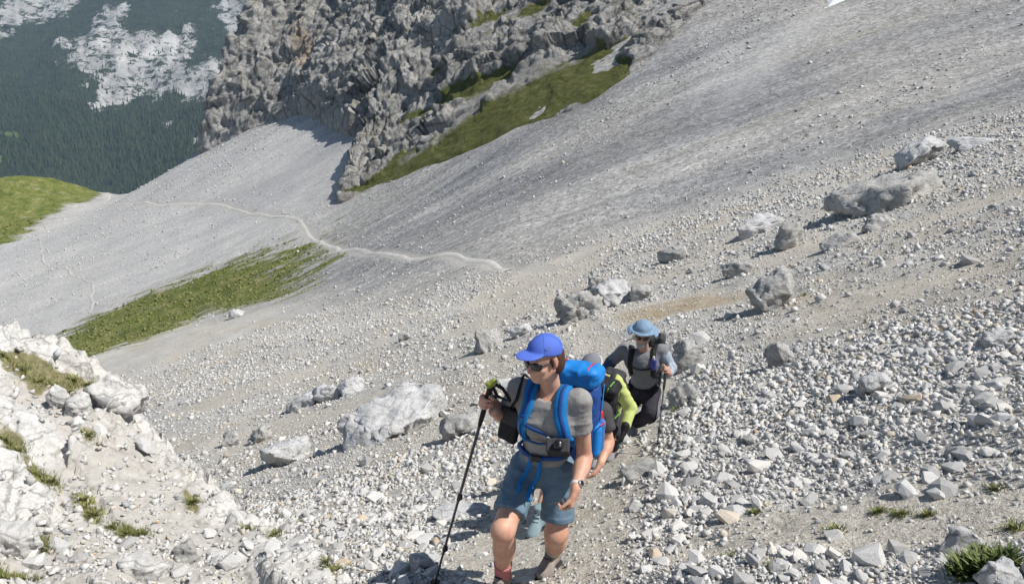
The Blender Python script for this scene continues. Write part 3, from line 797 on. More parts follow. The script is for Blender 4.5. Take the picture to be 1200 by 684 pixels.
# ------------------------------------------------------------------ stones, boulders
def hull_mesh(name, n, rng, flat=(1.0, 0.8, 0.6)):
    p = rng.normal(size=(n, 3)); p /= np.abs(p).max(1, keepdims=True) ** 0.8
    p *= rng.uniform(0.75, 1.0, (n, 1)); p *= 0.5 * np.array(flat)
    bm = bmesh.new()
    vs = [bm.verts.new(v) for v in p]
    r = bmesh.ops.convex_hull(bm, input=vs)
    bmesh.ops.delete(bm, geom=[g for g in set(r['geom_interior'] + r['geom_unused']) if isinstance(g, bmesh.types.BMVert)], context='VERTS')
    bmesh.ops.triangulate(bm, faces=bm.faces[:])
    bm.normal_update(); bm.verts.index_update()
    v = np.array([x.co[:] for x in bm.verts]); f = np.array([[q.index for q in x.verts] for x in bm.faces])
    bm.free()
    return v, f
rs = np.random.default_rng(42)
SMALL = [hull_mesh('s', 7 + _ % 2, rs, (1, rs.uniform(0.65, 0.95), rs.uniform(0.45, 0.8))) for _ in range(24)]
LARGE = [hull_mesh('l', 26, rs, (1, rs.uniform(0.7, 0.95), rs.uniform(0.5, 0.8))) for _ in range(14)]

def mat_stone(name, individual=False):
    t = NT(name)
    if individual:
        oi = t.n('ShaderNodeObjectInfo')
        c = t.ramp(oi.outputs['Random'], [(0.0, (0.36, 0.355, 0.35)), (0.35, (0.50, 0.495, 0.48)), (0.7, (0.60, 0.595, 0.58)), (0.95, (0.64, 0.62, 0.58)), (0.985, (0.54, 0.45, 0.34))])
    else:
        c = t.attr('col', 'Color')
    n = t.noise(14.0, 4, 0.7)
    c = t.mix(0.6, c, t.mix(1.0, c, t.ramp(n, [(0.3, 0.65), (0.5, 1.0), (0.7, 1.2)]), 'MULTIPLY'))
    t.base(c)
    t.normal(t.bump(t.noise(30.0, 3, 0.7), 0.5, 0.012))
    return t.m
M['stone_bed'] = mat_stone('limestone_rubble'); M['stone'] = mat_stone('limestone_stone', True)

def scatter(N, r0, r1, azlim, smin_k, smin, smax, pw, seed):
    g = np.random.default_rng(seed)
    r = np.exp(g.uniform(math.log(r0), math.log(r1), N)); a = np.radians(g.uniform(-azlim, azlim, N))
    x, y = np.sin(a) * r, np.cos(a) * r
    s = np.maximum(smin, smin_k * r) * g.random(N) ** (-1 / pw)
    s = np.minimum(s, smax * g.uniform(0.6, 1.0, N))
    return x, y, r, s, g
def stone_field(N, r0, r1, azlim, smin_k, smin, smax, pw, seed, far=False):
    x, y, r, s, g = scatter(N, r0, r1, azlim, smin_k, smin, smax, pw, seed)
    gr, tr, soil, near, ora, pale = zones(x, y)
    clus = fbm(xy3(x, y, 0.30), 3, seed=121) + 0.5 * fbm(xy3(x, y, 1.1), 2, seed=122)
    if far:
        ca, sa = math.cos(math.radians(28)), math.sin(math.radians(28))
        st = fbm(np.stack([(x * ca + y * sa) * 0.012, (-x * sa + y * ca) * 0.12, 0 * x], 1), 3, seed=131)
        pr = (1 - near) * np.clip(0.35 + 1.2 * st, 0.04, 1) * (1 - gr) * (1 - tr)
    else:
        pr = near * np.clip(0.72 + 0.7 * clus, 0.15, 1) * (1 - 0.9 * gr)
        pr *= 1 - soil * np.where(s > 0.0045 * r + 0.012, 0.93, 0.62)
    m = (x < -0.3) & (y < 9.2) & (x > -9.5) & (y > 0.9)
    onout = np.zeros(N, bool)
    zo = np.full(N, -1e3); dirt = np.zeros(N); gg = np.zeros(N)
    if m.any():
        a_, b_, c_, d_ = outcrop_z(x[m], y[m], True)
        zo[m], gg[m], dirt[m] = a_, b_, c_
    zg = land(x, y) + micro(x, y, soil, near, gr) - 0.05 * soil * near - 0.25 * tr
    onout = zo > zg
    pr = np.where(onout, (0.03 + 0.5 * dirt) * (1 - gg) * np.where(y < 4.9, 1.0, 0.55), pr)
    ok = g.random(N) < pr
    z = np.maximum(zo, zg)
    return x[ok], y[ok], z[ok], s[ok], r[ok], onout[ok], g
def stone_colours(n, g, zone=None):
    v = np.clip(g.normal(0.55, 0.06, n), 0.34, 0.70)
    col = np.stack([v, v * 0.985, v * 0.955], 1)
    k = g.random(n)
    col[k < 0.10] = col[k < 0.10] * np.array([0.98, 0.90, 0.78])
    col[k < 0.010] = np.array([0.50, 0.38, 0.26])
    col[k > 0.88] = col[k > 0.88] * np.array([0.70, 0.72, 0.76])
    return col
def stones_mesh(name, x, y, z, s, g, parent, sink=0.22):
    n = len(x)
    vi = g.integers(0, len(SMALL), n)
    V, F, COL, ofs = [], [], [], 0
    cols = stone_colours(n, g)
    q = g.normal(size=(n, 4)); q[:, 0] += 2.2; q[:, 3] += g.choice([-2.0, 2.0], n) * g.random(n) * 2
    q /= np.linalg.norm(q, axis=1, keepdims=True)
    w, a, b, c = q.T
    R = np.stack([1 - 2 * (b * b + c * c), 2 * (a * b - c * w), 2 * (a * c + b * w), 2 * (a * b + c * w), 1 - 2 * (a * a + c * c), 2 * (b * c - a * w), 2 * (a * c - b * w), 2 * (b * c + a * w), 1 - 2 * (a * a + b * b)], 1).reshape(n, 3, 3)
    for k, (sv, sf) in enumerate(SMALL):
        idx = np.where(vi == k)[0]
        if not len(idx): continue
        vv = np.einsum('nij,mj->nmi', R[idx], sv) * s[idx][:, None, None]
        lift = (0.5 - sink) * 0.62 * s[idx]
        vv = vv + np.stack([x[idx], y[idx], z[idx] + lift * 0.55], 1)[:, None, :]
        V.append(vv.reshape(-1, 3)); COL.append(np.repeat(cols[idx], len(sv), 0))
        F.append((sf[None] + (ofs + np.arange(len(idx)) * len(sv))[:, None, None]).reshape(-1, 3))
        ofs += len(idx) * len(sv)
    o = mesh_np(name, np.concatenate(V), np.concatenate(F), M['stone_bed'], parent, attrs={'col': np.concatenate(COL)})
    o['kind'] = 'stuff'
    return o

px_of = lambda x, y, z: (600 + FPX * x / (y * CP - z * SP), 342 - FPX * (y * SP + z * CP) / (y * CP - z * SP))
f0_ = stone_field(92000, 1.6, 11, 56, 0.0070, 0.016, 0.18, 3.7, 300)
f1_ = stone_field(30000, 1.6, 11, 56, 0.0034, 0.013, 0.10, 4.0, 301)
f2_ = stone_field(86000, 9.5, 62, 46, 0.0029, 0.02, 0.36, 3.3, 303)
x, y, z, s, r, onout = (np.concatenate([p, q, w]) for p, q, w in zip(f0_[:6], f1_[:6], f2_[:6]))
g = f1_[6]
# the stones that show largest are objects of their own
ux, uy = px_of(x, y, z)
inframe = (ux > -20) & (ux < 1220) & (uy > -20) & (uy < 710)
size_px = np.where(inframe, s / r, 0)
order = np.argsort(-size_px)
big = order[:300]
rest = np.ones(len(x), bool); rest[big] = False
LM = []
for k, (v, f) in enumerate(LARGE):
    me = bpy.data.meshes.new('stone'); me.from_pydata(v.tolist(), [], f.tolist()); me.materials.append(M['stone']); LM.append(me)
for i in big:
    o = bpy.data.objects.new('stone', LM[int(g.integers(len(LM)))])
    C.objects.link(o)
    o.parent = outcrop if onout[i] else ground
    o.location = (x[i], y[i], z[i] + 0.10 * s[i])
    o.rotation_euler = (g.uniform(-0.5, 0.5), g.uniform(-0.5, 0.5), g.uniform(0, 6.28))
    k = float(s[i]) * 1.05
    o.scale = (k * g.uniform(0.85, 1.2), k * g.uniform(0.8, 1.1), k * g.uniform(0.7, 1.05))
a = rest & ~onout
stones_mesh('rubble', x[a], y[a], z[a], s[a], g, ground)
a = rest & onout
stones_mesh('rubble', x[a], y[a], z[a], s[a], g, outcrop)
x, y, z, s, r, onout, g = stone_field(46000, 42, 190, 46, 0.0017, 0.10, 0.6, 3.4, 302, far=True)
stones_mesh('scree_stones', x, y, z, s, g, ground)

# turf clumps that break up the long grass patch and the knoll
g = np.random.default_rng(77)
tr_ = np.exp(g.uniform(math.log(55), math.log(195), 60000)); ta_ = np.radians(g.uniform(-42, -2, 60000))
x, y = np.sin(ta_) * tr_, np.cos(ta_) * tr_
gr = zones(x, y)[0]
ok = g.random(60000) < np.clip(1.3 * gr - 0.45, 0, 1) * np.where(tr_ > 140, 0.4, 0.55)
x, y, tr_ = x[ok], y[ok], tr_[ok]
s = tr_ * g.uniform(0.0022, 0.0065, len(x))
o = stones_mesh('turf_clumps', x, y, ground_z(x, y) - 0.12 * s, s, g, ground, 0.4)
n_ = len(o.data.vertices)
tc = np.repeat(g.random((n_ // 7 + 9, 1)), 7, 0)[:n_]
cc = np.array([0.085, 0.11, 0.026]) * (1 - tc) + np.array([0.25, 0.235, 0.09]) * tc
o.data.attributes['col'].data.foreach_set('color', np.concatenate([cc, np.ones((n_, 1))], 1).astype(np.float32).ravel())

def rock_mesh(name, size, seed, cuts=9, sub=4, rough=0.10, flat_top=False):
    """an angular block: hull of a few points, edges worn, faces broken"""
    g = np.random.default_rng(seed)
    n = 11 + cuts
    p = g.normal(size=(n, 3)); p /= np.abs(p).max(1, keepdims=True) ** 0.85
    p *= g.uniform(0.78, 1.0, (n, 1))
    if flat_top: p[:, 2] = np.minimum(p[:, 2], 0.45 + 0.08 * p[:, 0])
    bm = bmesh.new(); vs = [bm.verts.new(v) for v in p]
    r = bmesh.ops.convex_hull(bm, input=vs)
    bmesh.ops.delete(bm, geom=[q for q in set(r['geom_interior'] + r['geom_unused']) if isinstance(q, bmesh.types.BMVert)], context='VERTS')
    bmesh.ops.dissolve_limit(bm, angle_limit=0.30, verts=bm.verts[:], edges=bm.edges[:])
    bmesh.ops.bevel(bm, geom=bm.edges[:], offset=0.05, segments=1, affect='EDGES', clamp_overlap=True)
    bmesh.ops.triangulate(bm, faces=bm.faces[:])
    for _ in range(6 if sub > 4 else 5):
        lim = 0.20 if sub > 4 else 0.27
        ed = [e for e in bm.edges if e.calc_length() > lim]
        if not ed: break
        bmesh.ops.subdivide_edges(bm, edges=ed, cuts=1)
        bmesh.ops.triangulate(bm, faces=bm.faces[:])
    bm.normal_update(); bm.verts.index_update()
    v = np.array([w.co[:] for w in bm.verts]); nrm = np.array([w.normal[:] for w in bm.verts]); f = np.array([[w.index for w in q.verts] for q in bm.faces]); bm.free()
    sz = np.asarray(size, float)
    v = v / (v.max(0) - v.min(0)) * sz
    m = sz.min(); w = v / m
    d = m * rough * (0.9 * facets(w * 2.3 + seed, seed, 0.7) + 0.45 * facets(w * 5.5 + seed, seed + 9, 0.8) + 0.5 * fbm(w * 3.0 + seed, 4, gain=0.6, seed=seed, ridged=True))
    return v + nrm * d[:, None], f
def boulder(px, py, w, h, label, seed, depth=0.8, rot=(0, 0, 0), mat='boulder', cuts=9, sub=4, rough=0.085, flat=False, name='boulder', sink=0.18, parent=None, cat='boulder', group=None):
    p = hit(px, py)
    dep = p[1] * CP - p[2] * SP
    W, H = w * dep / FPX, h * dep / FPX
    H = H / 0.85
    D = W * depth
    v, f = rock_mesh(name, (W, D, H * (1 + sink)), seed, cuts, sub, rough, flat)
    R = np.array(Matrix.Rotation(rot[2], 3, 'Z') @ Matrix.Rotation(rot[1], 3, 'Y') @ Matrix.Rotation(rot[0], 3, 'X'))
    v = v @ R.T
    v[:, 2] += H * (1 + sink) * 0.5 - sink * H
    o = mesh_np(name, v, f, M[mat])
    o.location = p + np.array([0, D * 0.35, 0.0])
    o.location.z = float(surf_z(o.location.x, o.location.y)[0]) - 0.1 * H
    tag(o, label, cat, group)
    return o
B = boulder
B(1052, 238, 128, 34, 'large boulder with a flat white top and dark overhanging side', 205, 0.6, (0, -0.16, 0.1), cuts=7, sub=5, rough=0.12, flat=True)
B(1086, 188, 62, 26, 'pale slanting slab just above the large flat-topped boulder', 6, 0.6, (0, -0.35, 0.2), 'boulder_pale', 7)
B(1166, 166, 66, 11, 'long low pale rock uphill of the slanting slab', 7, 0.6, (0, -0.12, 0.2), 'boulder_pale', 7)
B(912, 364, 56, 44, 'blocky grey boulder standing alone at the end of the orange soil strip', 81, 0.8, (0, 0, 0.4), cuts=6, sub=5, rough=0.08)
B(932, 282, 46, 26, 'rounded grey boulder among rubble downhill of the flat-topped boulder', 9, 0.8, (0, -0.2, 0.3))
B(890, 274, 62, 18, 'low pale ledge of rock beside the rounded grey boulder', 10, 0.6, (0, -0.2, 0.2), 'boulder_pale')
B(990, 291, 48, 13, 'long thin grey slab lying in a rubble band', 11, 0.7, (0, -0.2, 0.1))
B(1034, 262, 40, 16, 'dark grey rock at the head of a rubble band', 12, 0.8, (0, -0.1, 0.3))
B(914, 432, 30, 27, 'small pointed grey rock sticking up from coarse rubble', 13, 0.8, (0, 0.2, 0.3))
B(1028, 463, 36, 21, 'low pale grey rock casting a shadow on coarse rubble', 14, 0.8, (0, -0.1, 0.6), 'boulder_pale')
B(1170, 408, 36, 17, 'bright white flat slab lying on coarse rubble', 15, 0.6, (0, -0.1, 0.3), 'boulder_pale')
B(1138, 634, 46, 24, 'grey angular rock just behind the leafy green bush', 16, 0.8, (0, 0.1, 0.3), 'boulder_pale')
B(1182, 690, 60, 40, 'pale broken rock in front of the leafy green bush', 17, 0.8, (0, 0, 0.8), 'boulder_pale')
B(802, 434, 34, 36, 'dark brownish boulder beside the man in the blue hat', 18, 0.8, (0, 0.2, 0.3))
B(803, 472, 30, 26, 'squat mossy boulder under the dark one beside the man in the blue hat', 19, 0.9, (0, 0.1, 0.1))
B(680, 376, 50, 30, 'craggy grey boulder at the lower end of the orange soil strip', 20, 0.8, (0, 0.1, 0.4), sub=5, rough=0.14)
B(716, 358, 44, 26, 'pale craggy boulder at the upper side of the orange soil strip', 21, 0.8, (0, -0.2, 0.4), 'boulder_pale', rough=0.13)
B(752, 348, 26, 16, 'small grey rock next to the pale craggy boulder', 22, 0.8)
B(572, 413, 30, 21, 'dark grey rock in the rubble behind the woman in the blue cap', 23, 0.8, (0, 0, 0.2))
B(610, 398, 26, 14, 'low white rock in the rubble behind the woman in the blue cap', 24, 0.8, (0, -0.1, 0.2), 'boulder_pale')
B(538, 514, 48, 25, 'squat grey rock between the big tilted slab and the woman in the blue cap', 26, 0.8, (0, -0.2, 0.3))
B(352, 476, 40, 18, 'low pale rock at the foot of a row beside the bare soil strip', 27, 0.7, (0, -0.2, 0.2), 'boulder_pale')
B(384, 466, 32, 18, 'middle pale rock of a row beside the bare soil strip', 28, 0.7, (0, -0.2, 0.2), 'boulder_pale')
B(412, 459, 30, 16, 'top pale rock of a row beside the bare soil strip', 29, 0.7, (0, -0.2, 0.2), 'boulder_pale')
B(302, 512, 30, 16, 'grey rock in the lower bare soil strip', 30, 0.8, (0, -0.1, 0.2))
B(270, 516, 20, 16, 'small round grey rock at the lower end of the bare soil strip', 31, 0.8)
B(330, 546, 54, 30, 'pale flat slab lying below the bare soil strip', 32, 0.8, (0, -0.3, 0.2), 'boulder_pale')
B(790, 304, 34, 14, 'low grey rock uphill of the pale trail bend', 33, 0.8, (0, -0.2, 0.1))
B(866, 320, 34, 15, 'grey rock above the orange soil strip', 34, 0.8, (0, -0.2, 0.1))
B(700, 338, 20, 11, 'small dark rock beside the pale craggy boulder', 35, 0.8)
B(276, 372, 16, 9, 'white rock at the edge of the long grass patch', 36, 0.8, (0, 0, 0), 'boulder_pale')
B(474, 399, 13, 9, 'small dark rock alone on fine grey scree', 37, 0.9)
B(752, 556, 42, 14, 'thin grey slab in the rubble beside the path', 38, 0.7, (0, -0.25, 0.2))
B(538, 606, 66, 14, 'flat pale slab in the path beside the woman in the blue cap', 39, 0.6, (0, 0.05, -0.1), 'boulder_pale', flat=True)
B(216, 655, 26, 22, 'blue-grey cube-shaped stone at the foot of the outcrop', 40, 0.9, (0, 0, 0.5))
B(162, 682, 56, 22, 'broad pale stone at the foot of the outcrop', 41, 0.8, (0, 0, 0.2), 'outcrop')
B(14, 650, 46, 26, 'flat grey split stone on the outcrop', 42, 0.8, (0.1, 0, 0.2), 'outcrop')
B(496, 668, 36, 22, 'pale upright stone in the path beside the trekking pole tip', 43, 0.8, (0, 0.2, 0.2), 'boulder_pale')
B(130, 494, 62, 30, 'overhanging pale block on the crest of the outcrop', 44, 0.7, (0, 0.12, 0.2), 'outcrop', rough=0.12)
B(66, 478, 26, 26, 'small upright white block in the outcrop', 46, 0.7, (0, -0.2, 0.3), 'outcrop')
B(92, 488, 30, 24, 'cracked white block in the outcrop beside the overhanging block', 47, 0.7, (0, 0.1, 0.5), 'outcrop')
# the big tilted slab
p = hit(440, 545)
v, f = rock_mesh('slab', (2.3, 1.15, 0.95), 64, 6, 5, 0.11, True)
R = np.array((Matrix.Rotation(math.radians(38), 3, 'Z') @ Matrix.Rotation(math.radians(-13), 3, 'Y') @ Matrix.Rotation(math.radians(10), 3, 'X')))
o = mesh_np('boulder', v @ R.T, f, M['boulder_pale'])
o.location = hit(462, 512) + np.array([0, 0.25, 0.20])
tag(o, 'big tilted pale slab with a broken front and a dark shadow', 'boulder')

# ------------------------------------------------------------------ people: bodies and clothes as smooth signed-distance shapes
def V(*a): return np.array(a, float)
def nz(v): v = np.asarray(v, float); return v / (np.linalg.norm(v) + 1e-12)
def cone(a, b, ra, rb, k=0.02, op='u', clip=(), sq=None): return dict(t='c', a=np.asarray(a, float), b=np.asarray(b, float), ra=ra, rb=rb, k=k, op=op, clip=clip, sq=sq)
def ell(c, r, R=None, k=0.02, op='u', clip=()): return dict(t='e', c=np.asarray(c, float), r=np.asarray(r, float), R=np.eye(3) if R is None else np.asarray(R, float), k=k, op=op, clip=clip)
def rbox(c, h, R=None, rad=0.01, k=0.01, op='u', clip=()): return dict(t='b', c=np.asarray(c, float), r=np.asarray(h, float), R=np.eye(3) if R is None else np.asarray(R, float), rad=rad, k=k, op=op, clip=clip)
def prim_d(p, P):
    if p['t'] == 'c':
        a, b, Q = p['a'], p['b'], P
        if p['sq'] is not None:
            n, f = p['sq']; n = nz(n)
            Q = P + ((P - a) @ n)[:, None] * n * (f - 1); b = b + ((b - a) @ n) * n * (f - 1)
        ab = b - a
        t = np.clip((Q - a) @ ab / max(ab @ ab, 1e-12), 0, 1)
        d = np.linalg.norm(Q - a - t[:, None] * ab, axis=1) - (p['ra'] + (p['rb'] - p['ra']) * t)
    elif p['t'] == 'e':
        q = (P - p['c']) @ p['R']
        k0 = np.linalg.norm(q / p['r'], axis=1); k1 = np.linalg.norm(q / p['r'] ** 2, axis=1)
        d = k0 * (k0 - 1) / np.maximum(k1, 1e-6)
    else:
        q = np.abs((P - p['c']) @ p['R']) - p['r'] + p['rad']
        d = np.linalg.norm(np.maximum(q, 0), axis=1) + np.minimum(q.max(1), 0) - p['rad']
    for c, n in p['clip']:
        d = np.maximum(d, (P - c) @ n)
    return d
def combine(d, e, p):
    k = p['k']
    if p['op'] == 's':
        h = np.clip(0.5 - 0.5 * (d + e) / k, 0, 1); return d + (-e - d) * h + k * h * (1 - h)
    h = np.clip(0.5 + 0.5 * (d - e) / k, 0, 1)
    return d + (e - d) * h - k * h * (1 - h)
def prim_box(p, pad):
    if p['t'] == 'c':
        r = max(p['ra'], p['rb'])
        if p['sq'] is not None and p['sq'][1] < 1: r = r / p['sq'][1]
        lo = np.minimum(p['a'], p['b']) - r; hi = np.maximum(p['a'], p['b']) + r
    else:
        e = np.abs(p['R']) @ p['r']; lo, hi = p['c'] - e, p['c'] + e
    pad = pad + p['k']
    return lo - pad, hi + pad
def sdf_at(prims, P):
    d = np.full(len(P), 0.5)
    for p in prims: d = combine(d, prim_d(p, P), p)
    return d
def sdf_grad(prims, P, e=0.004):
    g = np.stack([sdf_at(prims, P + np.eye(3)[i] * e) - sdf_at(prims, P - np.eye(3)[i] * e) for i in range(3)], 1)
    return g / (np.linalg.norm(g, axis=1, keepdims=True) + 1e-9)
def sdf_mesh(prims, h=0.006, smooth_it=1, clip=()):
    bs = [prim_box(p, 3 * h) for p in prims if p['op'] == 'u']
    lo = np.min([b[0] for b in bs], 0); hi = np.max([b[1] for b in bs], 0)
    n = np.ceil((hi - lo) / h).astype(int) + 1
    d = np.full(n, 0.06, np.float32)
    ax = [lo[i] + h * np.arange(n[i]) for i in range(3)]
    for p in prims:
        a, b = prim_box(p, 4 * h)
        i0 = np.maximum(np.floor((a - lo) / h).astype(int), 0); i1 = np.minimum(np.ceil((b - lo) / h).astype(int) + 1, n)
        if (i1 <= i0).any(): continue
        g = np.stack(np.meshgrid(*[ax[i][i0[i]:i1[i]] for i in range(3)], indexing='ij'), -1).reshape(-1, 3)
        sl = tuple(slice(i0[i], i1[i]) for i in range(3))
        d[sl] = combine(d[sl].ravel(), prim_d(p, g), p).reshape(d[sl].shape)
    for c, nn in clip:
        pl = (ax[0][:, None, None] - c[0]) * nn[0] + (ax[1][None, :, None] - c[1]) * nn[1] + (ax[2][None, None, :] - c[2]) * nn[2]
        d = np.maximum(d, pl)
    # surface nets
    s = d < 0
    c = [s[i:n[0] - 1 + i, j:n[1] - 1 + j, k:n[2] - 1 + k] for i in (0, 1) for j in (0, 1) for k in (0, 1)]
    cnt = sum(q.astype(np.int8) for q in c)
    cell = (cnt > 0) & (cnt < 8)
    ci = np.argwhere(cell)
    idx = np.full(cell.shape, -1, np.int64); idx[cell] = np.arange(len(ci))
    cor = {}
    for i in (0, 1):
        for j in (0, 1):
            for k in (0, 1): cor[(i, j, k)] = d[ci[:, 0] + i, ci[:, 1] + j, ci[:, 2] + k].astype(float)
    acc = np.zeros((len(ci), 3)); num = np.zeros(len(ci))
    for a in cor:
        for m in range(3):
            if a[m] == 0:
                b = tuple(1 if q == m else a[q] for q in range(3))
                da, db = cor[a], cor[b]; cr = (da < 0) != (db < 0)
                t = np.where(cr, da / np.where(np.abs(da - db) < 1e-12, 1, da - db), 0)
                pt = np.tile(np.array(a, float), (len(ci), 1)); pt[:, m] += t
                acc += np.where(cr[:, None], pt, 0); num += cr
    vert = lo + h * (ci + acc / num[:, None])
    F = []
    for m in range(3):
        o1, o2 = [q for q in range(3) if q != m]
        sl0 = [slice(None)] * 3; sl1 = [slice(None)] * 3
        sl0[m] = slice(0, n[m] - 1); sl1[m] = slice(1, n[m])
        A, Bq = s[tuple(sl0)], s[tuple(sl1)]
        e = np.argwhere(A != Bq)
        e = e[(e[:, o1] > 0) & (e[:, o2] > 0) & (e[:, o1] < n[o1] - 1) & (e[:, o2] < n[o2] - 1)]
        if not len(e): continue
        def cc(d1, d2):
            q = e.copy(); q[:, o1] -= d1; q[:, o2] -= d2; return idx[q[:, 0], q[:, 1], q[:, 2]]
        quad = np.stack([cc(1, 1), cc(0, 1), cc(0, 0), cc(1, 0)], 1)
        inside = A[e[:, 0], e[:, 1], e[:, 2]]
        flip = inside if m != 1 else ~inside
        quad = np.where(flip[:, None], quad, quad[:, ::-1])
        F.append(quad)
    F = np.concatenate(F)
    for _ in range(smooth_it):
        a2 = np.zeros_like(vert); c2 = np.zeros(len(vert))
        for i in range(4):
            u, w = F[:, i], F[:, (i + 1) % 4]
            np.add.at(a2, u, vert[w]); np.add.at(c2, u, 1); np.add.at(a2, w, vert[u]); np.add.at(c2, w, 1)
        vert = 0.5 * vert + 0.5 * a2 / np.maximum(c2, 1)[:, None]
    return vert, F
def sdf_obj(name, prims, mat, parent, h=0.006, smooth_it=1, clip=(), wrinkle=None, label=None):
    v, f = sdf_mesh(prims, h, smooth_it, clip)
    if wrinkle:
        amp, sc, seed = wrinkle
        nrm = np.zeros_like(v)
        q = v[f]; fn = np.cross(q[:, 2] - q[:, 0], q[:, 3] - q[:, 1])
        for i in range(4): np.add.at(nrm, f[:, i], fn)
        nrm /= np.linalg.norm(nrm, axis=1, keepdims=True) + 1e-12
        w = fbm(v * np.array([sc, sc, sc * 1.5]) + 0.5 * vnoise(v * sc * 0.5, seed)[:, None], 3, seed=seed, ridged=True)
        v = v + nrm * (amp * w)[:, None]
    loc = np.array(parent.location) if parent else np.zeros(3)
    o = mesh_np(name, v - loc, f, mat, parent, smooth=True)
    if label: o['label'] = label
    return o
def curve(pts, n):
    """smooth curve through points"""
    return resample(np.asarray(pts, float), n, 0)
def ribbon(name, pts, nrm, width, thick, mat, parent, side=None):
    """a flat strap swept along points, its face turned to nrm"""
    pts = np.asarray(pts, float); n = len(pts)
    tg = np.gradient(pts, axis=0); tg /= np.linalg.norm(tg, axis=1, keepdims=True) + 1e-9
    sd = np.cross(tg, nrm); sd /= np.linalg.norm(sd, axis=1, keepdims=True) + 1e-9
    nr = np.cross(sd, tg)
    w = np.broadcast_to(np.asarray(width, float), (n,))[:, None] / 2; t = thick / 2
    sec = [pts + sd * w * a + nr * t * b for a, b in ((-1, -0.6), (-0.85, 1), (0, 1.25), (0.85, 1), (1, -0.6), (0, -1))]
    vv = np.stack(sec, 1).reshape(-1, 3); k = 6
    F = [[i * k + j, i * k + (j + 1) % k, (i + 1) * k + (j + 1) % k, (i + 1) * k + j] for i in range(n - 1) for j in range(k)]
    loc = np.array(parent.location) if parent else np.zeros(3)
    return mesh_np(name, vv - loc, [np.array(F), np.array([[0, 1, 2, 3, 4, 5][::-1], [(n - 1) * k + j for j in range(k)]])], mat, parent, smooth=True)
def tube(name, pts, rad, mat, parent, k=8):
    pts = np.asarray(pts, float); n = len(pts); rad = np.broadcast_to(np.asarray(rad, float), (n,))
    tg = np.gradient(pts, axis=0); tg /= np.linalg.norm(tg, axis=1, keepdims=True) + 1e-9
    ref = np.where(np.abs(tg[:, 2:3]) < 0.9, np.array([[0, 0, 1.0]]), np.array([[1.0, 0, 0]]))
    a = np.cross(tg, ref); a /= np.linalg.norm(a, axis=1, keepdims=True) + 1e-9; b = np.cross(tg, a)
    ang = np.linspace(0, 2 * np.pi, k, endpoint=False)
    vv = (pts[:, None] + rad[:, None, None] * (np.cos(ang)[None, :, None] * a[:, None] + np.sin(ang)[None, :, None] * b[:, None])).reshape(-1, 3)
    F = np.array([[i * k + j, i * k + (j + 1) % k, (i + 1) * k + (j + 1) % k, (i + 1) * k + j] for i in range(n - 1) for j in range(k)])
    loc = np.array(parent.location) if parent else np.zeros(3)
    return mesh_np(name, vv - loc, [F, np.array([list(range(k))[::-1], [(n - 1) * k + j for j in range(k)]])], mat, parent, smooth=True)
def on_body(prims, pts, off):
    """pull points onto the surface of a shape, off metres above it; returns points and outward normals"""
    P = np.asarray(pts, float).copy()
    for _ in range(4):
        g = sdf_grad(prims, P); d = sdf_at(prims, P)
        P = P - g * (d - off)[:, None]
    return P, sdf_grad(prims, P)
def frame(fwd, up=(0, 0, 1)):
    """columns: left, forward, up of something facing fwd"""
    f = nz(fwd); l = nz(np.cross(up, f)); u = np.cross(f, l)
    return np.stack([l, f, u], 1)

# --- cloth, skin and gear materials
def simple(name, col, rough=0.8, spec=0.3, bump=0.0, bscale=200.0, var=0.12, vscale=14.0, metal=0.0, sheen=0.0, sss=0.0):
    t = NT(name)
    n = t.noise(vscale, 4, 0.6)
    dk = tuple(c * (1 - var) for c in col); lt = tuple(min(1, c * (1 + var)) for c in col)
    t.base(t.ramp(n, [(0.3, dk), (0.7, lt)]))
    t.b.inputs['Roughness'].default_value = rough; t.b.inputs['Specular IOR Level'].default_value = spec
    t.b.inputs['Metallic'].default_value = metal
    if sheen: t.b.inputs['Sheen Weight'].default_value = sheen
    if sss:
        t.b.inputs['Subsurface Weight'].default_value = sss; t.b.inputs['Subsurface Radius'].default_value = (0.012, 0.005, 0.003)
    if bump: t.normal(t.bump(t.noise(bscale, 3, 0.6), bump, 0.004))
    return t.m
M['skin'] = simple('skin', (0.58, 0.33, 0.225), 0.55, 0.35, 0.15, 120, 0.10, 9)
M['skin_pale'] = simple('skin_weathered', (0.52, 0.30, 0.215), 0.55, 0.35, 0.15, 120, 0.12, 9)
def mat_skin(name, base, flush):
    t = NT(name)
    c = t.mix(t.ramp(t.noise(11.0, 5, 0.65), [(0.35, 0.0), (0.68, 0.8)]), base, flush)
    c = t.mix(0.55, c, t.mix(1.0, c, t.ramp(t.noise(70.0, 4, 0.7), [(0.3, 0.78), (0.5, 1.0), (0.72, 1.12)]), 'MULTIPLY'))
    t.base(c); t.b.inputs['Roughness'].default_value = 0.5; t.b.inputs['Specular IOR Level'].default_value = 0.4
    t.normal(t.bump(t.noise(160.0, 3, 0.7), 0.35, 0.003))
    return t.m
M['skin'] = mat_skin('skin', (0.62, 0.375, 0.265), (0.52, 0.225, 0.155))
M['skin_pale'] = mat_skin('skin_weathered', (0.55, 0.33, 0.24), (0.50, 0.24, 0.18))
M['lips'] = simple('lips', (0.42, 0.16, 0.13), 0.45, 0.4)
M['hair'] = simple('hair_auburn', (0.065, 0.028, 0.018), 0.5, 0.4, 0.8, 300)
M['beard'] = simple('grey_beard', (0.42, 0.40, 0.38), 0.8, 0.2, 0.9, 300)
M['shirt_grey'] = simple('grey_shirt', (0.30, 0.288, 0.278), 0.9, 0.15, 0.35, 420, 0.10, 60)
M['tee_dark'] = simple('charcoal_shirt', (0.075, 0.072, 0.075), 0.9, 0.15, 0.3, 420, 0.10, 50)
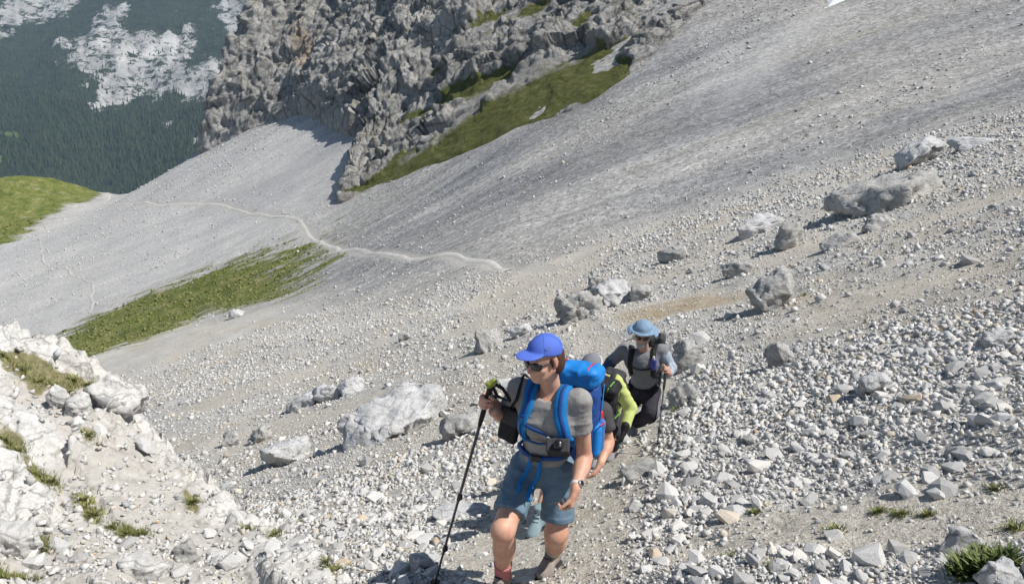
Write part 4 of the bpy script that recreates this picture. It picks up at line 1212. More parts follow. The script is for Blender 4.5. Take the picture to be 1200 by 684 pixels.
M['shorts'] = simple('blue_grey_shorts', (0.135, 0.205, 0.27), 0.75, 0.25, 0.25, 300, 0.08, 30)
M['shorts_dark'] = simple('slate_shorts', (0.14, 0.16, 0.18), 0.8, 0.2, 0.25, 300, 0.08, 30)
M['cap_blue'] = simple('blue_cap', (0.085, 0.155, 0.56), 0.75, 0.25, 0.25, 400, 0.06, 40)
M['cap_grey'] = simple('grey_cap', (0.20, 0.205, 0.23), 0.85, 0.2, 0.25, 400, 0.08, 40)
M['hat_blue'] = simple('pale_blue_hat', (0.20, 0.30, 0.42), 0.85, 0.2, 0.25, 300, 0.10, 30)
M['trim_white'] = simple('white_trim', (0.62, 0.62, 0.60), 0.8, 0.2)
M['lens'] = simple('dark_lens', (0.012, 0.012, 0.013), 0.12, 0.8, var=0.0)
M['glasses'] = simple('black_frame', (0.015, 0.012, 0.012), 0.3, 0.5)
M['blue'] = simple('blue_nylon', (0.008, 0.20, 0.60), 0.6, 0.35, 0.4, 60, 0.15, 20)
M['blue_dark'] = simple('deep_blue_nylon', (0.012, 0.06, 0.24), 0.65, 0.3, 0.35, 80, 0.15, 20)
M['blue_web'] = simple('blue_webbing', (0.010, 0.17, 0.46), 0.75, 0.25, 0.4, 400, 0.1, 40)
M['red'] = simple('red_trim', (0.55, 0.025, 0.03), 0.5, 0.4)
M['black'] = simple('black_nylon', (0.014, 0.014, 0.016), 0.7, 0.3, 0.3, 200, 0.2, 30)
M['charcoal'] = simple('charcoal_nylon', (0.045, 0.046, 0.050), 0.75, 0.25, 0.3, 150, 0.2, 30)
M['black_gloss'] = simple('black_plastic', (0.012, 0.012, 0.013), 0.3, 0.5)
M['lime'] = simple('lime_shirt', (0.50, 0.56, 0.19), 0.8, 0.2, 0.25, 200, 0.08, 25)
M['green_trim'] = simple('green_trim', (0.16, 0.42, 0.07), 0.7, 0.3)
M['lime_grip'] = simple('yellow_green_grip', (0.24, 0.27, 0.045), 0.55, 0.35)
M['sock_pink'] = simple('pink_sock', (0.48, 0.19, 0.20), 0.95, 0.1, 0.6, 300)
M['sock_cream'] = simple('cream_sock', (0.52, 0.46, 0.34), 0.95, 0.1, 0.6, 300)
M['boot'] = simple('grey_suede_boot', (0.27, 0.235, 0.215), 0.9, 0.15, 0.4, 160, 0.22, 22)
M['boot_brown'] = simple('brown_leather', (0.10, 0.065, 0.05), 0.7, 0.3, 0.3, 160, 0.2)
M['boot_teal'] = simple('blue_grey_shoe', (0.20, 0.27, 0.30), 0.85, 0.2, 0.3, 160, 0.2)
M['boot_grey'] = simple('grey_boot', (0.24, 0.24, 0.25), 0.85, 0.2, 0.3, 160, 0.2)
M['sole'] = simple('dark_rubber', (0.035, 0.033, 0.032), 0.8, 0.2, 0.3, 100)
M['alu'] = simple('dark_shaft', (0.045, 0.046, 0.05), 0.35, 0.5, var=0.3, vscale=30)
M['steel'] = simple('steel_tip', (0.45, 0.45, 0.46), 0.35, 0.5, metal=0.9)
M['fleece'] = simple('grey_pullover', (0.20, 0.207, 0.225), 0.85, 0.2, 0.3, 200, 0.10, 20)
M['sleeve_pale'] = simple('pale_sleeve', (0.33, 0.38, 0.45), 0.85, 0.2, 0.3, 200, 0.08, 20)
M['sleeve_navy'] = simple('navy_cuff', (0.05, 0.075, 0.12), 0.85, 0.2, 0.3, 200, 0.1, 20)
M['trouser_dark'] = simple('dark_trousers', (0.038, 0.035, 0.045), 0.85, 0.2, 0.3, 200, 0.15, 20)
M['trouser_grey'] = simple('grey_trouser_panel', (0.17, 0.165, 0.19), 0.85, 0.2, 0.3, 200, 0.1, 20)
M['watch'] = simple('watch_case', (0.5, 0.5, 0.5), 0.35, 0.5, metal=0.7)
M['tube_blue'] = simple('drinking_tube', (0.02, 0.10, 0.28), 0.35, 0.5)
M['bottle'] = simple('blue_bottle', (0.06, 0.16, 0.42), 0.25, 0.5)
M['violet'] = simple('violet_bottle', (0.05, 0.06, 0.32), 0.3, 0.5)

# --- anatomy
def head_prims(c, R, s=1.0):
    """c: point between the ears, R: columns left, forward, up"""
    L, F, U = R[:, 0], R[:, 1], R[:, 2]
    o = lambda l, f, u: c + s * (l * L + f * F + u * U)
    P = [ell(o(0, -0.012, 0.045), s * V(0.075, 0.096, 0.084), R, 0.02),
         ell(o(0, 0.030, -0.010), s * V(0.062, 0.068, 0.085), R, 0.03),
         ell(o(0, 0.050, -0.062), s * V(0.045, 0.045, 0.042), R, 0.03),
         ell(o(0, 0.074, -0.092), s * V(0.021, 0.019, 0.016), R, 0.02)]
    for q in (-1, 1):
        P += [cone(o(q * 0.056, -0.005, -0.045), o(q * 0.020, 0.066, -0.088), s * 0.018, s * 0.015, 0.02),
              ell(o(q * 0.040, 0.068, -0.022), s * V(0.022, 0.020, 0.018), R, 0.02),
              ell(o(q * 0.032, 0.092, 0.012), s * V(0.018, 0.012, 0.012), R, 0.012, 's'),
              ell(o(q * 0.031, 0.076, 0.010), s * V(0.0135, 0.0125, 0.011), R, 0.004),
              ell(o(q * 0.076, -0.012, -0.002), s * V(0.008, 0.018, 0.031), R, 0.008)]
    P += [cone(o(0, 0.092, 0.020), o(0, 0.117, -0.022), s * 0.009, s * 0.0135, 0.010),
          ell(o(0.011, 0.098, -0.026), s * V(0.008, 0.010, 0.007), R, 0.006), ell(o(-0.011, 0.098, -0.026), s * V(0.008, 0.010, 0.007), R, 0.006),
          cone(o(-0.030, 0.084, 0.030), o(0.030, 0.084, 0.030), s * 0.011, s * 0.011, 0.015),
          cone(o(-0.017, 0.088, -0.050), o(0.017, 0.088, -0.050), s * 0.0065, s * 0.0065, 0.006),
          cone(o(-0.015, 0.086, -0.062), o(0.015, 0.086, -0.062), s * 0.0070, s * 0.0070, 0.006),
          cone(o(-0.018, 0.097, -0.056), o(0.018, 0.097, -0.056), s * 0.0025, s * 0.0025, 0.004, 's')]
    return P
def hand_prims(W, d, n, s, curl=0.6, size=1.0, thumb=0.5, spread=0.0):
    """wrist, hand direction, palm normal, thumb side"""
    d, n, s = nz(d), nz(n), nz(s)
    P = [cone(W - d * 0.01, W + d * 0.035, 0.026 * size, 0.034 * size, 0.02, sq=(n, 1.5)),
         cone(W + d * 0.03 + s * 0.016 * size, W + d * 0.078 * size + s * 0.020 * size, 0.024 * size, 0.021 * size, 0.012, sq=(n, 1.7)),
         cone(W + d * 0.03 - s * 0.014 * size, W + d * 0.072 * size - s * 0.020 * size, 0.024 * size, 0.019 * size, 0.012, sq=(n, 1.7))]
    base = [0.031, 0.0105, -0.0105, -0.031]; L = [(0.042, 0.026, 0.021), (0.047, 0.029, 0.022), (0.043, 0.027, 0.021), (0.034, 0.021, 0.018)]
    R = [0.0092, 0.0095, 0.0090, 0.0080]
    for i in range(4):
        p = W + d * (0.082, 0.086, 0.083, 0.075)[i] * size + s * base[i] * size
        a = 0.25 * curl
        for j in range(3):
            a += curl * (0.75, 1.0, 0.7)[j]
            q = p + size * L[i][j] * (math.cos(a) * d + math.sin(a) * n + spread * (1.5 - i) * 0.1 * s)
            P.append(cone(p, q, R[i] * size * (1.05 - 0.08 * j), R[i] * size * (0.97 - 0.10 * j), 0.006 if j == 0 else 0.003)); p = q
    p = W + d * 0.028 * size + s * 0.024 * size + n * 0.006
    for j, l in enumerate((0.040, 0.032, 0.026)):
        a = thumb * (0.6 + 0.5 * j)
        dd = nz(math.cos(a) * nz(0.75 * d + 0.55 * s) + math.sin(a) * nz(n + 0.3 * d))
        q = p + dd * l * size
        P.append(cone(p, q, 0.0125 * size * (1 - 0.1 * j), 0.0115 * size * (1 - 0.1 * j), 0.012 if j == 0 else 0.003)); p = q
    return P
def limb(a, b, c, r, k=0.02, bulge=0.0, bdir=None):
    """two tapered segments with a muscle belly"""
    a, b, c = map(np.asarray, (a, b, c))
    P = [cone(a, b, r[0], r[1], k), cone(b, c, r[1], r[2], k)]
    if bulge:
        m = b + (c - b) * 0.30 + (0 if bdir is None else nz(bdir) * r[1] * 0.35)
        P.append(ell(m, (r[1] * (1 + bulge), r[1] * (1 + bulge), np.linalg.norm(c - b) * 0.26), frame(np.cross(V(1, 0.3, 0), nz(c - b)), nz(b - c)), 0.03))
    return P
def boot_prims(ank, fwd, s=1.0, up=(0, 0, 1)):
    R = frame(fwd, up); L, F, U = R.T
    o = lambda l, f, u: ank + s * (l * L + f * F + u * U)
    upper = [cone(o(0, -0.012, 0.07), o(0, -0.012, 0.0), 0.050 * s, 0.046 * s, 0.02, clip=[(o(0, 0, 0.085), U)]),
             ell(o(0, -0.025, -0.045), s * V(0.042, 0.052, 0.048), R, 0.03), cone(o(0, 0.0, -0.02), o(0, 0.12, -0.055), 0.044 * s, 0.040 * s, 0.03),
             ell(o(0, 0.125, -0.062), s * V(0.048, 0.062, 0.036), R, 0.03), cone(o(0, 0.05, 0.02), o(0, 0.10, -0.02), 0.026 * s, 0.030 * s, 0.03)]
    sole = [rbox(o(0, 0.055, -0.098), s * V(0.047, 0.128, 0.016), R, 0.014, 0.01), ell(o(0, 0.15, -0.098), s * V(0.046, 0.05, 0.018), R, 0.01)]
    laces = [[o(-0.026, 0.045 + 0.022 * i, 0.055 - 0.022 * i), o(0, 0.058 + 0.022 * i, 0.062 - 0.023 * i), o(0.026, 0.045 + 0.022 * i, 0.055 - 0.022 * i)] for i in range(5)]
    return upper, sole, laces, o, R
def make_boot(parent, ank, fwd, mat, s=1.0, h=0.006, up=(0, 0, 1), collar=None):
    u, so, la, o, R = boot_prims(ank, fwd, s, up)
    b = sdf_obj('boot', u, M[mat], parent, h, 1)
    q = sdf_obj('sole', so, M['sole'], None, h, 1); q.parent = b; shift(q, parent)
    for l in la[:4]:
        w = tube('lace', curve(l, 6), 0.0035 * s, M['black'], None, 5); w.parent = b; shift(w, parent)
    if collar:
        c = sdf_obj('collar', [cone(o(0, -0.012, 0.062), o(0, -0.012, 0.092), 0.054 * s, 0.054 * s, 0.01, clip=[(o(0, 0, 0.095), R[:, 2]), (o(0, 0, 0.055), -R[:, 2])])], M[collar], None, h, 1)
        c.parent = b; shift(c, parent)
    return b
def shift(o, root):
    """mesh built in world space becomes a sub-part under a part of root"""
    l = Vector(root.location)
    for v in o.data.vertices: v.co -= l
def sub(o, part, root):
    o.parent = part; shift(o, root); return o
def make_pole(top, tip, label, grip_mat='black', accent='lime_grip', strap_pts=None, group=None):
    top, tip = np.asarray(top, float), np.asarray(tip, float)
    ax = nz(tip - top); L = np.linalg.norm(tip - top)
    e = empty('trekking_pole', tip, label, 'trekking pole', group)
    tt = np.linspace(0, 1, 14)
    tube('shaft', [top + ax * (0.10 + (L - 0.16) * t) for t in np.linspace(0, 1, 24)], np.where(np.linspace(0, 1, 24) < 0.45, 0.0088, np.where(np.linspace(0, 1, 24) < 0.8, 0.0078, 0.0068)), M['alu'], e, 10)
    gr = [0.0, 0.02, 0.05, 0.08, 0.11, 0.14, 0.18, 0.24, 0.28]
    tube('grip', [top + ax * q for q in gr], [0.014, 0.017, 0.0155, 0.0165, 0.015, 0.0165, 0.0145, 0.0135, 0.011], M[grip_mat], e, 12)
    sdf_obj('grip_head', [cone(top - ax * 0.012 + V(0.012, 0, 0), top + ax * 0.012 - V(0.008, 0, 0), 0.017, 0.020, 0.01), ell(top + V(-0.018, -0.004, -0.002), (0.016, 0.012, 0.010), None, 0.01)], M[accent], e, 0.004)
    for q in (0.50, 0.76):
        sdf_obj('clamp', [cone(top + ax * L * q, top + ax * (L * q + 0.035), 0.0125, 0.0125, 0.002), rbox(top + ax * (L * q + 0.018) + V(0.012, 0, 0), (0.008, 0.006, 0.016), None, 0.003)], M['black_gloss'], e, 0.004)
    tube('tip', [tip - ax * 0.062, tip - ax * 0.02, tip], [0.007, 0.005, 0.003], M['steel'], e, 8)
    b = tip - ax * 0.075
    rr_ = frame(V(1, 0, 0), -ax)
    sdf_obj('basket', [ell(b, (0.032, 0.032, 0.005), rr_, 0.002), cone(b - ax * 0.018, b + ax * 0.01, 0.011, 0.010, 0.004)], M['black_gloss'], e, 0.0035)
    if strap_pts is not None:
        pts = curve(strap_pts, 26)
        nn = np.tile(V(0.6, -0.7, 0.3), (26, 1))
        ribbon('wrist_strap', pts, nn, 0.022, 0.003, M['black'], e)
    return e

# ------------------------------------------------------------------ the woman in the blue cap
def gz1(x, y): return float(surf_z(x, y)[0])
def person(label, base):
    return empty('person', base, label, 'person')
fx, fy = at(620, 690, 3.78)[:2]
WOMAN = person('woman in a blue cap, grey t-shirt and blue-grey shorts climbing with a pole', (fx, fy, gz1(fx, fy)))
HB = frame((-0.35, -0.93, -0.05))
HC = at(638, 421, 3.66); HR = frame((-0.72, -0.66, -0.17), (0.05, 0.0, 1))
neck = at(646, 453, 3.74); chest = at(645, 489, 3.73); waist = at(642, 517, 3.79); pel = at(637, 541, 3.84)
shR, shL = at(609, 455, 3.80), at(679, 469, 3.65)
elR, wrR = at(590, 486, 3.97), at(578, 482, 3.73)
elL, wrL = at(685, 536, 3.70), at(674, 573, 3.50)
hipR, hipL = at(617, 546, 3.88), at(656, 549, 3.80)
knR, anR = at(590, 620, 3.58), at(589, 664, 3.82)
knL, anL = at(652, 624, 3.74), at(648, 655, 4.04)
anR[2] = gz1(anR[0], anR[1]) + 0.115; anL[2] = gz1(anL[0], anL[1]) + 0.115
L_, F_, U_b = HB.T
def torso_prims(inf=0.0, k=0.05, female=True, sh=(shR, shL), ch=chest, wa=waist, pe=pel, hb=HB, s=1.0):
    L, F, U = hb.T
    sq = (F, 1.45)
    P = [cone(ch + U * 0.03 * s - L * 0.055 * s, ch + U * 0.03 * s + L * 0.055 * s, (0.118 * s + inf), (0.118 * s + inf), k, sq=(F, 1.25)),
         cone(ch, wa, 0.126 * s + inf, 0.104 * s + inf, k, sq=(F, 1.25)),
         cone(wa, pe, 0.106 * s + inf, 0.122 * s + inf, k, sq=(F, 1.20)),
         cone(ch + U * 0.06 * s, sh[0], 0.085 * s + inf, 0.046 * s + inf, k), cone(ch + U * 0.06 * s, sh[1], 0.085 * s + inf, 0.046 * s + inf, k)]
    if female:
        for q in (-1, 1): P.append(ell(ch + L * q * 0.068 - U * 0.005 + F * 0.075, (0.062 + inf, 0.055 + inf, 0.065 + inf), hb, 0.04))
    return P
body = torso_prims(-0.006)
body += [cone(neck - U_b * 0.03, HC - HR[:, 2] * 0.05 - HR[:, 1] * 0.015, 0.056, 0.052, 0.03)]
body += head_prims(HC, HR, 0.98)
body += limb(shR, elR, wrR, (0.050, 0.040, 0.027), 0.02, 0.08) + limb(shL, elL, wrL, (0.052, 0.041, 0.028), 0.02, 0.08)
body += limb(hipR, knR, anR, (0.085, 0.062, 0.040), 0.03, 0.0) + limb(hipL, knL, anL, (0.085, 0.062, 0.040), 0.03, 0.0)
for kn, an in ((knR, anR), (knL, anL)):
    body += [ell(kn + V(-0.015, -0.025, 0.0), (0.050, 0.045, 0.055), None, 0.03), ell(kn * 0.66 + an * 0.34 + V(0.01, 0.035, 0), (0.058, 0.058, 0.115), None, 0.05), cone(an, an - V(0, 0, 0.06) + V(-0.02, -0.06, 0), 0.038, 0.03, 0.02)]
pole_top = at(576, 449, 3.665); pole_tip = hit(507, 689); pole_tip[2] = gz1(*pole_tip[:2])
pax = nz(pole_top - pole_tip)
gp = pole_top - pax * 0.125                                   # where the hand closes on the grip
hd = nz(V(-0.42, -0.85, -0.05) - pax * (V(-0.42, -0.85, -0.05) @ pax)); hn = nz(np.cross(pax, hd))
if hn[0] < 0: hn = -hn
wrR = gp - hd * 0.070 - hn * 0.030
body += hand_prims(wrR, hd, hn, pax, 1.15, 0.98, 0.9)
body += [cone(elR, wrR, 0.038, 0.026, 0.02)]
dl = nz(V(-0.18, -0.22, -1.0)); nl = nz(V(-0.85, 0.45, 0.1))
body += hand_prims(wrL, dl, nl, V(-0.3, -0.95, 0.1), 0.85, 0.98, 0.6)
sdf_obj('body', body, M['skin'], WOMAN, 0.0064, 1)
lipc = HC + HR @ V(0, 0.087, -0.056) * 0.98
sdf_obj('lips', [cone(lipc - HR[:, 0] * 0.016 + HR[:, 2] * 0.006, lipc + HR[:, 0] * 0.016 + HR[:, 2] * 0.006, 0.0062, 0.0062, 0.004), cone(lipc - HR[:, 0] * 0.014 - HR[:, 2] * 0.007, lipc + HR[:, 0] * 0.014 - HR[:, 2] * 0.007, 0.0068, 0.0068, 0.004)], M['lips'], WOMAN, 0.003)
hp = lambda l, f, u: HC + 0.98 * (HR @ V(l, f, u))
hair = [ell(hp(0, -0.045, 0.01), (0.078, 0.072, 0.085), HR, 0.02), ell(hp(0.064, -0.040, -0.035), (0.022, 0.035, 0.045), HR, 0.02), ell(hp(-0.064, -0.040, -0.035), (0.022, 0.035, 0.045), HR, 0.02), ell(hp(0, -0.085, -0.045), (0.055, 0.030, 0.045), HR, 0.03),
        cone(hp(0.074, 0.018, 0.03), hp(0.076, 0.012, -0.015), 0.009, 0.005, 0.01), cone(hp(-0.074, 0.018, 0.03), hp(-0.076, 0.012, -0.015), 0.009, 0.005, 0.01)]
sdf_obj('hair', hair, M['hair'], WOMAN, 0.005, 0, wrinkle=(0.004, 60, 5))
# shirt
sleeveR, sleeveL = shR + (elR - shR) * 0.62, shL + (elL - shL) * 0.50
hem = pel + U_b * 0.06
shirt = torso_prims(0.014)
shirt = [dict(p) for p in shirt]
shirt += [cone(shR, sleeveR + (sleeveR - shR) * 0.25, 0.050, 0.055, 0.045, clip=[(sleeveR, nz(sleeveR - shR))]), cone(shL, sleeveL + (sleeveL - shL) * 0.25, 0.051, 0.057, 0.045, clip=[(sleeveL, nz(sleeveL - shL))])]
shirt += [ell(neck + F_ * 0.05 + U_b * 0.02, (0.080, 0.075, 0.075), HB, 0.015, 's')]
sdf_obj('shirt', shirt, M['shirt_grey'], WOMAN, 0.006, 1, clip=[(hem - U_b * 0.02, -U_b)], wrinkle=(0.0055, 10, 11))
# shorts with rolled hems
def short_leg(hip, kn, q, r0, r1):
    end = hip + (kn - hip) * q
    ax = nz(kn - hip)
    return [cone(hip, end + ax * 0.08, r0, r1, 0.03, clip=[(end, ax)]), cone(end - ax * 0.035, end + ax * 0.06, r1 + 0.006, r1 + 0.006, 0.004, clip=[(end + ax * 0.004, ax), (end - ax * 0.03, -ax)])]
shorts = [cone(pel + U_b * 0.09, pel - U_b * 0.02, 0.124, 0.138, 0.04, sq=(F_, 1.2), clip=[(pel + U_b * 0.095, U_b)])]
shorts += short_leg(hipR, knR, 0.74, 0.095, 0.088) + short_leg(hipL, knL, 0.76, 0.095, 0.088)
sh_o = sdf_obj('shorts', shorts, M['shorts'], WOMAN, 0.006, 1, wrinkle=(0.008, 8, 13))
pz, pn = on_body(shorts, [hipL + L_ * 0.10 + F_ * 0.03 - V(0, 0, 0.03 + 0.022 * i) - L_ * 0.006 * i for i in range(9)], 0.002)
sub(ribbon('side_zip', pz, pn, 0.012, 0.004, M['lime'], None), sh_o, WOMAN)
mk, mkn = on_body(shorts, [hipL + (knL - hipL) * 0.42 + F_ * 0.1 - L_ * (0.03 - 0.006 * i) + V(0, 0, 0.006 * math.sin(i * 1.9) + 0.0022 * i) for i in range(12)], 0.0015)
sub(tube('stitched_mark', mk, 0.0016, M['trim_white'], None, 5), sh_o, WOMAN)
# cap
capc = hp(0, -0.010, 0.052)
cap = [ell(capc, (0.085, 0.104, 0.088), HR, 0.01, clip=[(hp(0, 0, 0.046), -nz(HR @ V(0, -0.30, 1)))])]
cap += [ell(hp(0, 0.100, 0.072), (0.070, 0.080, 0.009), HR @ np.array(Matrix.Rotation(0.10, 3, 'X')), 0.012),
        ell(hp(0, -0.010, 0.141), (0.008, 0.008, 0.005), HR, 0.003)]
cap_o = sdf_obj('cap', cap, M['cap_blue'], WOMAN, 0.0045, 1)
for k in range(3):
    a = [-0.9, 0.0, 0.9][k]
    pts = [capc + HR @ (V(math.sin(a) * math.sin(t) * 0.0855, math.cos(a) * math.sin(t) * 0.1045, math.cos(t) * 0.0885)) for t in np.linspace(-1.3, 1.3, 20)]
    sub(tube('seam', pts, 0.0016, M['cap_blue'], None, 5), cap_o, WOMAN)
lgm = [capc + HR @ V(math.sin(a) * math.sin(b) * 0.086, math.cos(a) * math.sin(b) * 0.105, math.cos(b) * 0.089) for a, b in ((0.95, 1.02), (1.05, 1.12), (1.2, 1.0), (1.3, 0.98))]
sub(tube('embroidered_mark', curve(lgm, 12), 0.0022, M['cap_grey'], None, 5), cap_o, WOMAN)
# sunglasses
sg = sdf_obj('sunglasses', [cone(hp(0.008, 0.108, 0.016), hp(-0.008, 0.108, 0.016), 0.0045, 0.0045, 0.004)] + [q for s_ in (-1, 1) for q in (
    cone(hp(s_ * 0.064, 0.080, 0.020), hp(s_ * 0.078, -0.015, 0.012), 0.0058, 0.0042, 0.004), ell(hp(s_ * 0.036, 0.098, 0.008), (0.034, 0.009, 0.025), HR @ np.array(Matrix.Rotation(-s_ * 0.38, 3, 'Z')), 0.006))], M['glasses'], WOMAN, 0.0035)
for s_ in (-1, 1):
    sub(sdf_obj('lens', [ell(hp(s_ * 0.036, 0.1005, 0.008), (0.030, 0.0088, 0.0205), HR @ np.array(Matrix.Rotation(-s_ * 0.38, 3, 'Z')), 0.002)], M['lens'], None, 0.003), sg, WOMAN)
# socks and boots
for an, kn, m in ((anR, knR, 'sock_pink'), (anL, knL, 'sock_cream')):
    ax = nz(kn - an); t_ = an + ax * (0.155 if m == 'sock_pink' else 0.125)
    sdf_obj('sock', [cone(an, t_ + ax * 0.03, 0.047, 0.050, 0.01, clip=[(t_, ax)]), cone(t_ - ax * 0.016, t_, 0.053, 0.053, 0.004, clip=[(t_ + ax * 0.002, ax)])], M[m], WOMAN, 0.005, wrinkle=(0.002, 60, 3))
make_boot(WOMAN, anR, (-0.35, -0.93, 0), 'boot', 1.0, 0.0055, (0, 0, 1), 'boot_brown')
make_boot(WOMAN, anL, (-0.42, -0.90, 0), 'boot', 1.02, 0.0055, (0.0, -0.12, 1), 'boot_brown')
# watch
wx = nz(wrL - elL); wc = wrL - wx * 0.028
wt = sdf_obj('watch', [cone(wc - wx * 0.010, wc + wx * 0.010, 0.0345, 0.0335, 0.002, clip=[(wc + wx * 0.010, wx), (wc - wx * 0.010, -wx)])], M['trim_white'], WOMAN, 0.0035)
wd_ = nz(V(0.35, -0.9, 0.25) - wx * (V(0.35, -0.9, 0.25) @ wx)); wf = wc + wd_ * 0.033
sub(sdf_obj('watch_case', [cone(wf - wd_ * 0.005, wf + wd_ * 0.008, 0.019, 0.018, 0.002, clip=[(wf + wd_ * 0.009, wd_)])], M['watch'], None, 0.003), wt, WOMAN)
sub(sdf_obj('watch_face', [cone(wf, wf + wd_ * 0.010, 0.0155, 0.0155, 0.002, clip=[(wf + wd_ * 0.0105, wd_)])], M['black_gloss'], None, 0.003), wt, WOMAN)
# pole
make_pole(pole_top, pole_tip, 'black trekking pole with a yellow-green grip top held by the woman in the blue cap', strap_pts=[pole_top + V(0.01, 0, 0), pole_top + V(0.06, 0.0, -0.03), pole_top + V(0.10, -0.01, -0.10), wrR + V(0.055, -0.02, 0.0), wrR + V(0.01, -0.035, -0.01), pole_top + V(0.03, -0.01, -0.07), pole_top + V(0.0, 0, -0.01)])

def backpack(name, R, top, bottom, w, d, mats, label, shell, strap_pts, parts=True, strap_mat='blue_web', strap_w=0.068, h=0.010):
    """a hiking pack: bag, lid, side pockets, straps draped on the wearer"""
    top, bottom = np.asarray(top, float), np.asarray(bottom, float)
    U = nz(top - bottom); L = nz(R[:, 0] - U * (R[:, 0] @ U)); Bk = nz(np.cross(U, L))
    if Bk @ R[:, 1] > 0: Bk = -Bk
    Q = np.stack([L, Bk, U], 1); H = np.linalg.norm(top - bottom); c = (top + bottom) / 2
    o = lambda l, b, u: c + Q @ V(l, b, u)
    e = empty(name, bottom, label, 'backpack')
    bag = sdf_obj('bag', [rbox(o(0, 0, -0.03), (w * 0.5, d * 0.42, H * 0.46), Q, d * 0.30, 0.03), ell(o(0, d * 0.22, -0.06), (w * 0.42, d * 0.34, H * 0.34), Q, 0.05)], M[mats[0]], e, h, 1, wrinkle=(0.007, 11, 21))
    lid = sdf_obj('lid', [rbox(o(0, 0.01, H * 0.46), (w * 0.50, d * 0.50, H * 0.11), Q @ np.array(Matrix.Rotation(-0.18, 3, 'X')), 0.045, 0.02)], M[mats[1]], e, h, 1, wrinkle=(0.011, 12, 23))
    if parts:
        for q in (-1, 1):
            pk = sdf_obj('side_pocket', [rbox(o(q * w * 0.47, 0.01, -H * 0.27), (0.035, d * 0.34, H * 0.20), Q, 0.03, 0.02)], M[mats[1]], e, h, 1)
            sub(tube('piping', curve([o(q * (w * 0.47 + 0.036), -d * 0.28, -H * 0.05), o(q * (w * 0.47 + 0.040), 0.03, -H * 0.09), o(q * (w * 0.47 + 0.034), d * 0.33, -H * 0.12)], 10), 0.004, M[mats[2]], None, 6), pk, e)
            tube('lid_piping', curve([o(q * w * 0.28, -d * 0.44, H * 0.50), o(q * w * 0.28, -d * 0.36, H * 0.59), o(q * w * 0.30, 0.02, H * 0.595), o(q * w * 0.28, d * 0.46, H * 0.50)], 16), 0.005, M[mats[2]], e, 6)
            cs = curve([o(q * w * 0.52, d * 0.30, H * 0.34), o(q * w * 0.535, d * 0.15, H * 0.12), o(q * w * 0.535, d * 0.05, -H * 0.08)], 12)
            ribbon('compression_strap', cs, np.tile(L * q, (12, 1)), 0.016, 0.004, M[mats[1]], e)
    for sp in strap_pts:
        pts, nn = on_body(shell, curve(sp, 34), 0.009)
        st = ribbon('shoulder_strap', pts, nn, np.interp(np.linspace(0, 1, 34), [0, 0.15, 0.75, 1], [strap_w, strap_w * 1.1, strap_w, strap_w * 0.55]), 0.014, M[strap_mat], e)
        if parts:
            p2, n2 = on_body(shell, curve(sp, 34)[3:26], 0.018)
            sub(ribbon('strap_webbing', p2, n2, 0.022, 0.004, M[mats[3]], None), st, e)
    return e, o, Q
shell = shirt
strapL = [shL * 0.45 + neck * 0.55 - F_ * 0.10 + U_b * 0.03, shL * 0.5 + neck * 0.5 + U_b * 0.07, shL * 0.52 + chest * 0.48 + F_ * 0.10 + U_b * 0.04, chest + L_ * 0.105 + F_ * 0.10 - U_b * 0.04, chest + L_ * 0.135 + F_ * 0.03 - U_b * 0.12, waist + L_ * 0.13 - F_ * 0.04]
strapR = [shR * 0.45 + neck * 0.55 - F_ * 0.10 + U_b * 0.03, shR * 0.5 + neck * 0.5 + U_b * 0.07, shR * 0.52 + chest * 0.48 + F_ * 0.10 + U_b * 0.04, chest - L_ * 0.105 + F_ * 0.10 - U_b * 0.04, chest - L_ * 0.135 + F_ * 0.03 - U_b * 0.12, waist - L_ * 0.13 - F_ * 0.04]
PACK, po, PQ = backpack('backpack', HB, at(678, 434, 3.98), at(672, 530, 3.98), 0.27, 0.23, ('blue_dark', 'blue', 'red', 'blue_dark'), 'bright blue hiking backpack with red piping worn by the woman in the blue cap', shell, [strapL, strapR])
# hip belt with hanging webbing, sternum strap, drinking tube
belt_body = torso_prims(0.020) + shorts
ang = np.linspace(-2.35, 2.35, 44)
bp, bn = on_body(belt_body, [pel + U_b * 0.13 + 0.19 * (F_ * math.cos(a) + L_ * math.sin(a)) - U_b * 0.03 * math.cos(a) for a in ang], 0.006)
hb_ = ribbon('hip_belt', bp, bn, np.interp(np.abs(ang), [0, 0.5, 0.9, 2.4], [0.026, 0.028, 0.045, 0.055]), 0.012, M['blue_dark'], PACK)
bk, bkn = on_body(belt_body, [pel + U_b * 0.10 + F_ * 0.2], 0.020)
sub(sdf_obj('buckle', [rbox(bk[0], (0.030, 0.010, 0.020), HB, 0.006)], M['black_gloss'], None, 0.004), hb_, PACK)
for q, ln in ((-0.040, 0.185), (0.022, 0.215)):
    top_ = bk[0] + L_ * q
    pts = np.array([top_ + F_ * 0.05 - V(0, 0, ln * t) + L_ * (-0.035 if q < 0 else 0.0) * t for t in np.linspace(0, 1, 12)])
    pts, _ = on_body(belt_body, pts, 0.022)
    pts = pts + F_ * np.linspace(0, 0.03, 12)[:, None]
    ribbon('webbing_end', pts, np.tile(F_, (12, 1)), 0.026, 0.004, M['blue_web'], PACK)
s1, s1n = on_body(shell, curve([chest - L_ * 0.10 + F_ * 0.12 + U_b * 0.015, chest + F_ * 0.14 - U_b * 0.02, chest + L_ * 0.09 + F_ * 0.13 - U_b * 0.04], 16), 0.014)
ribbon('sternum_strap', s1, s1n, 0.020, 0.004, M['blue_dark'], PACK)
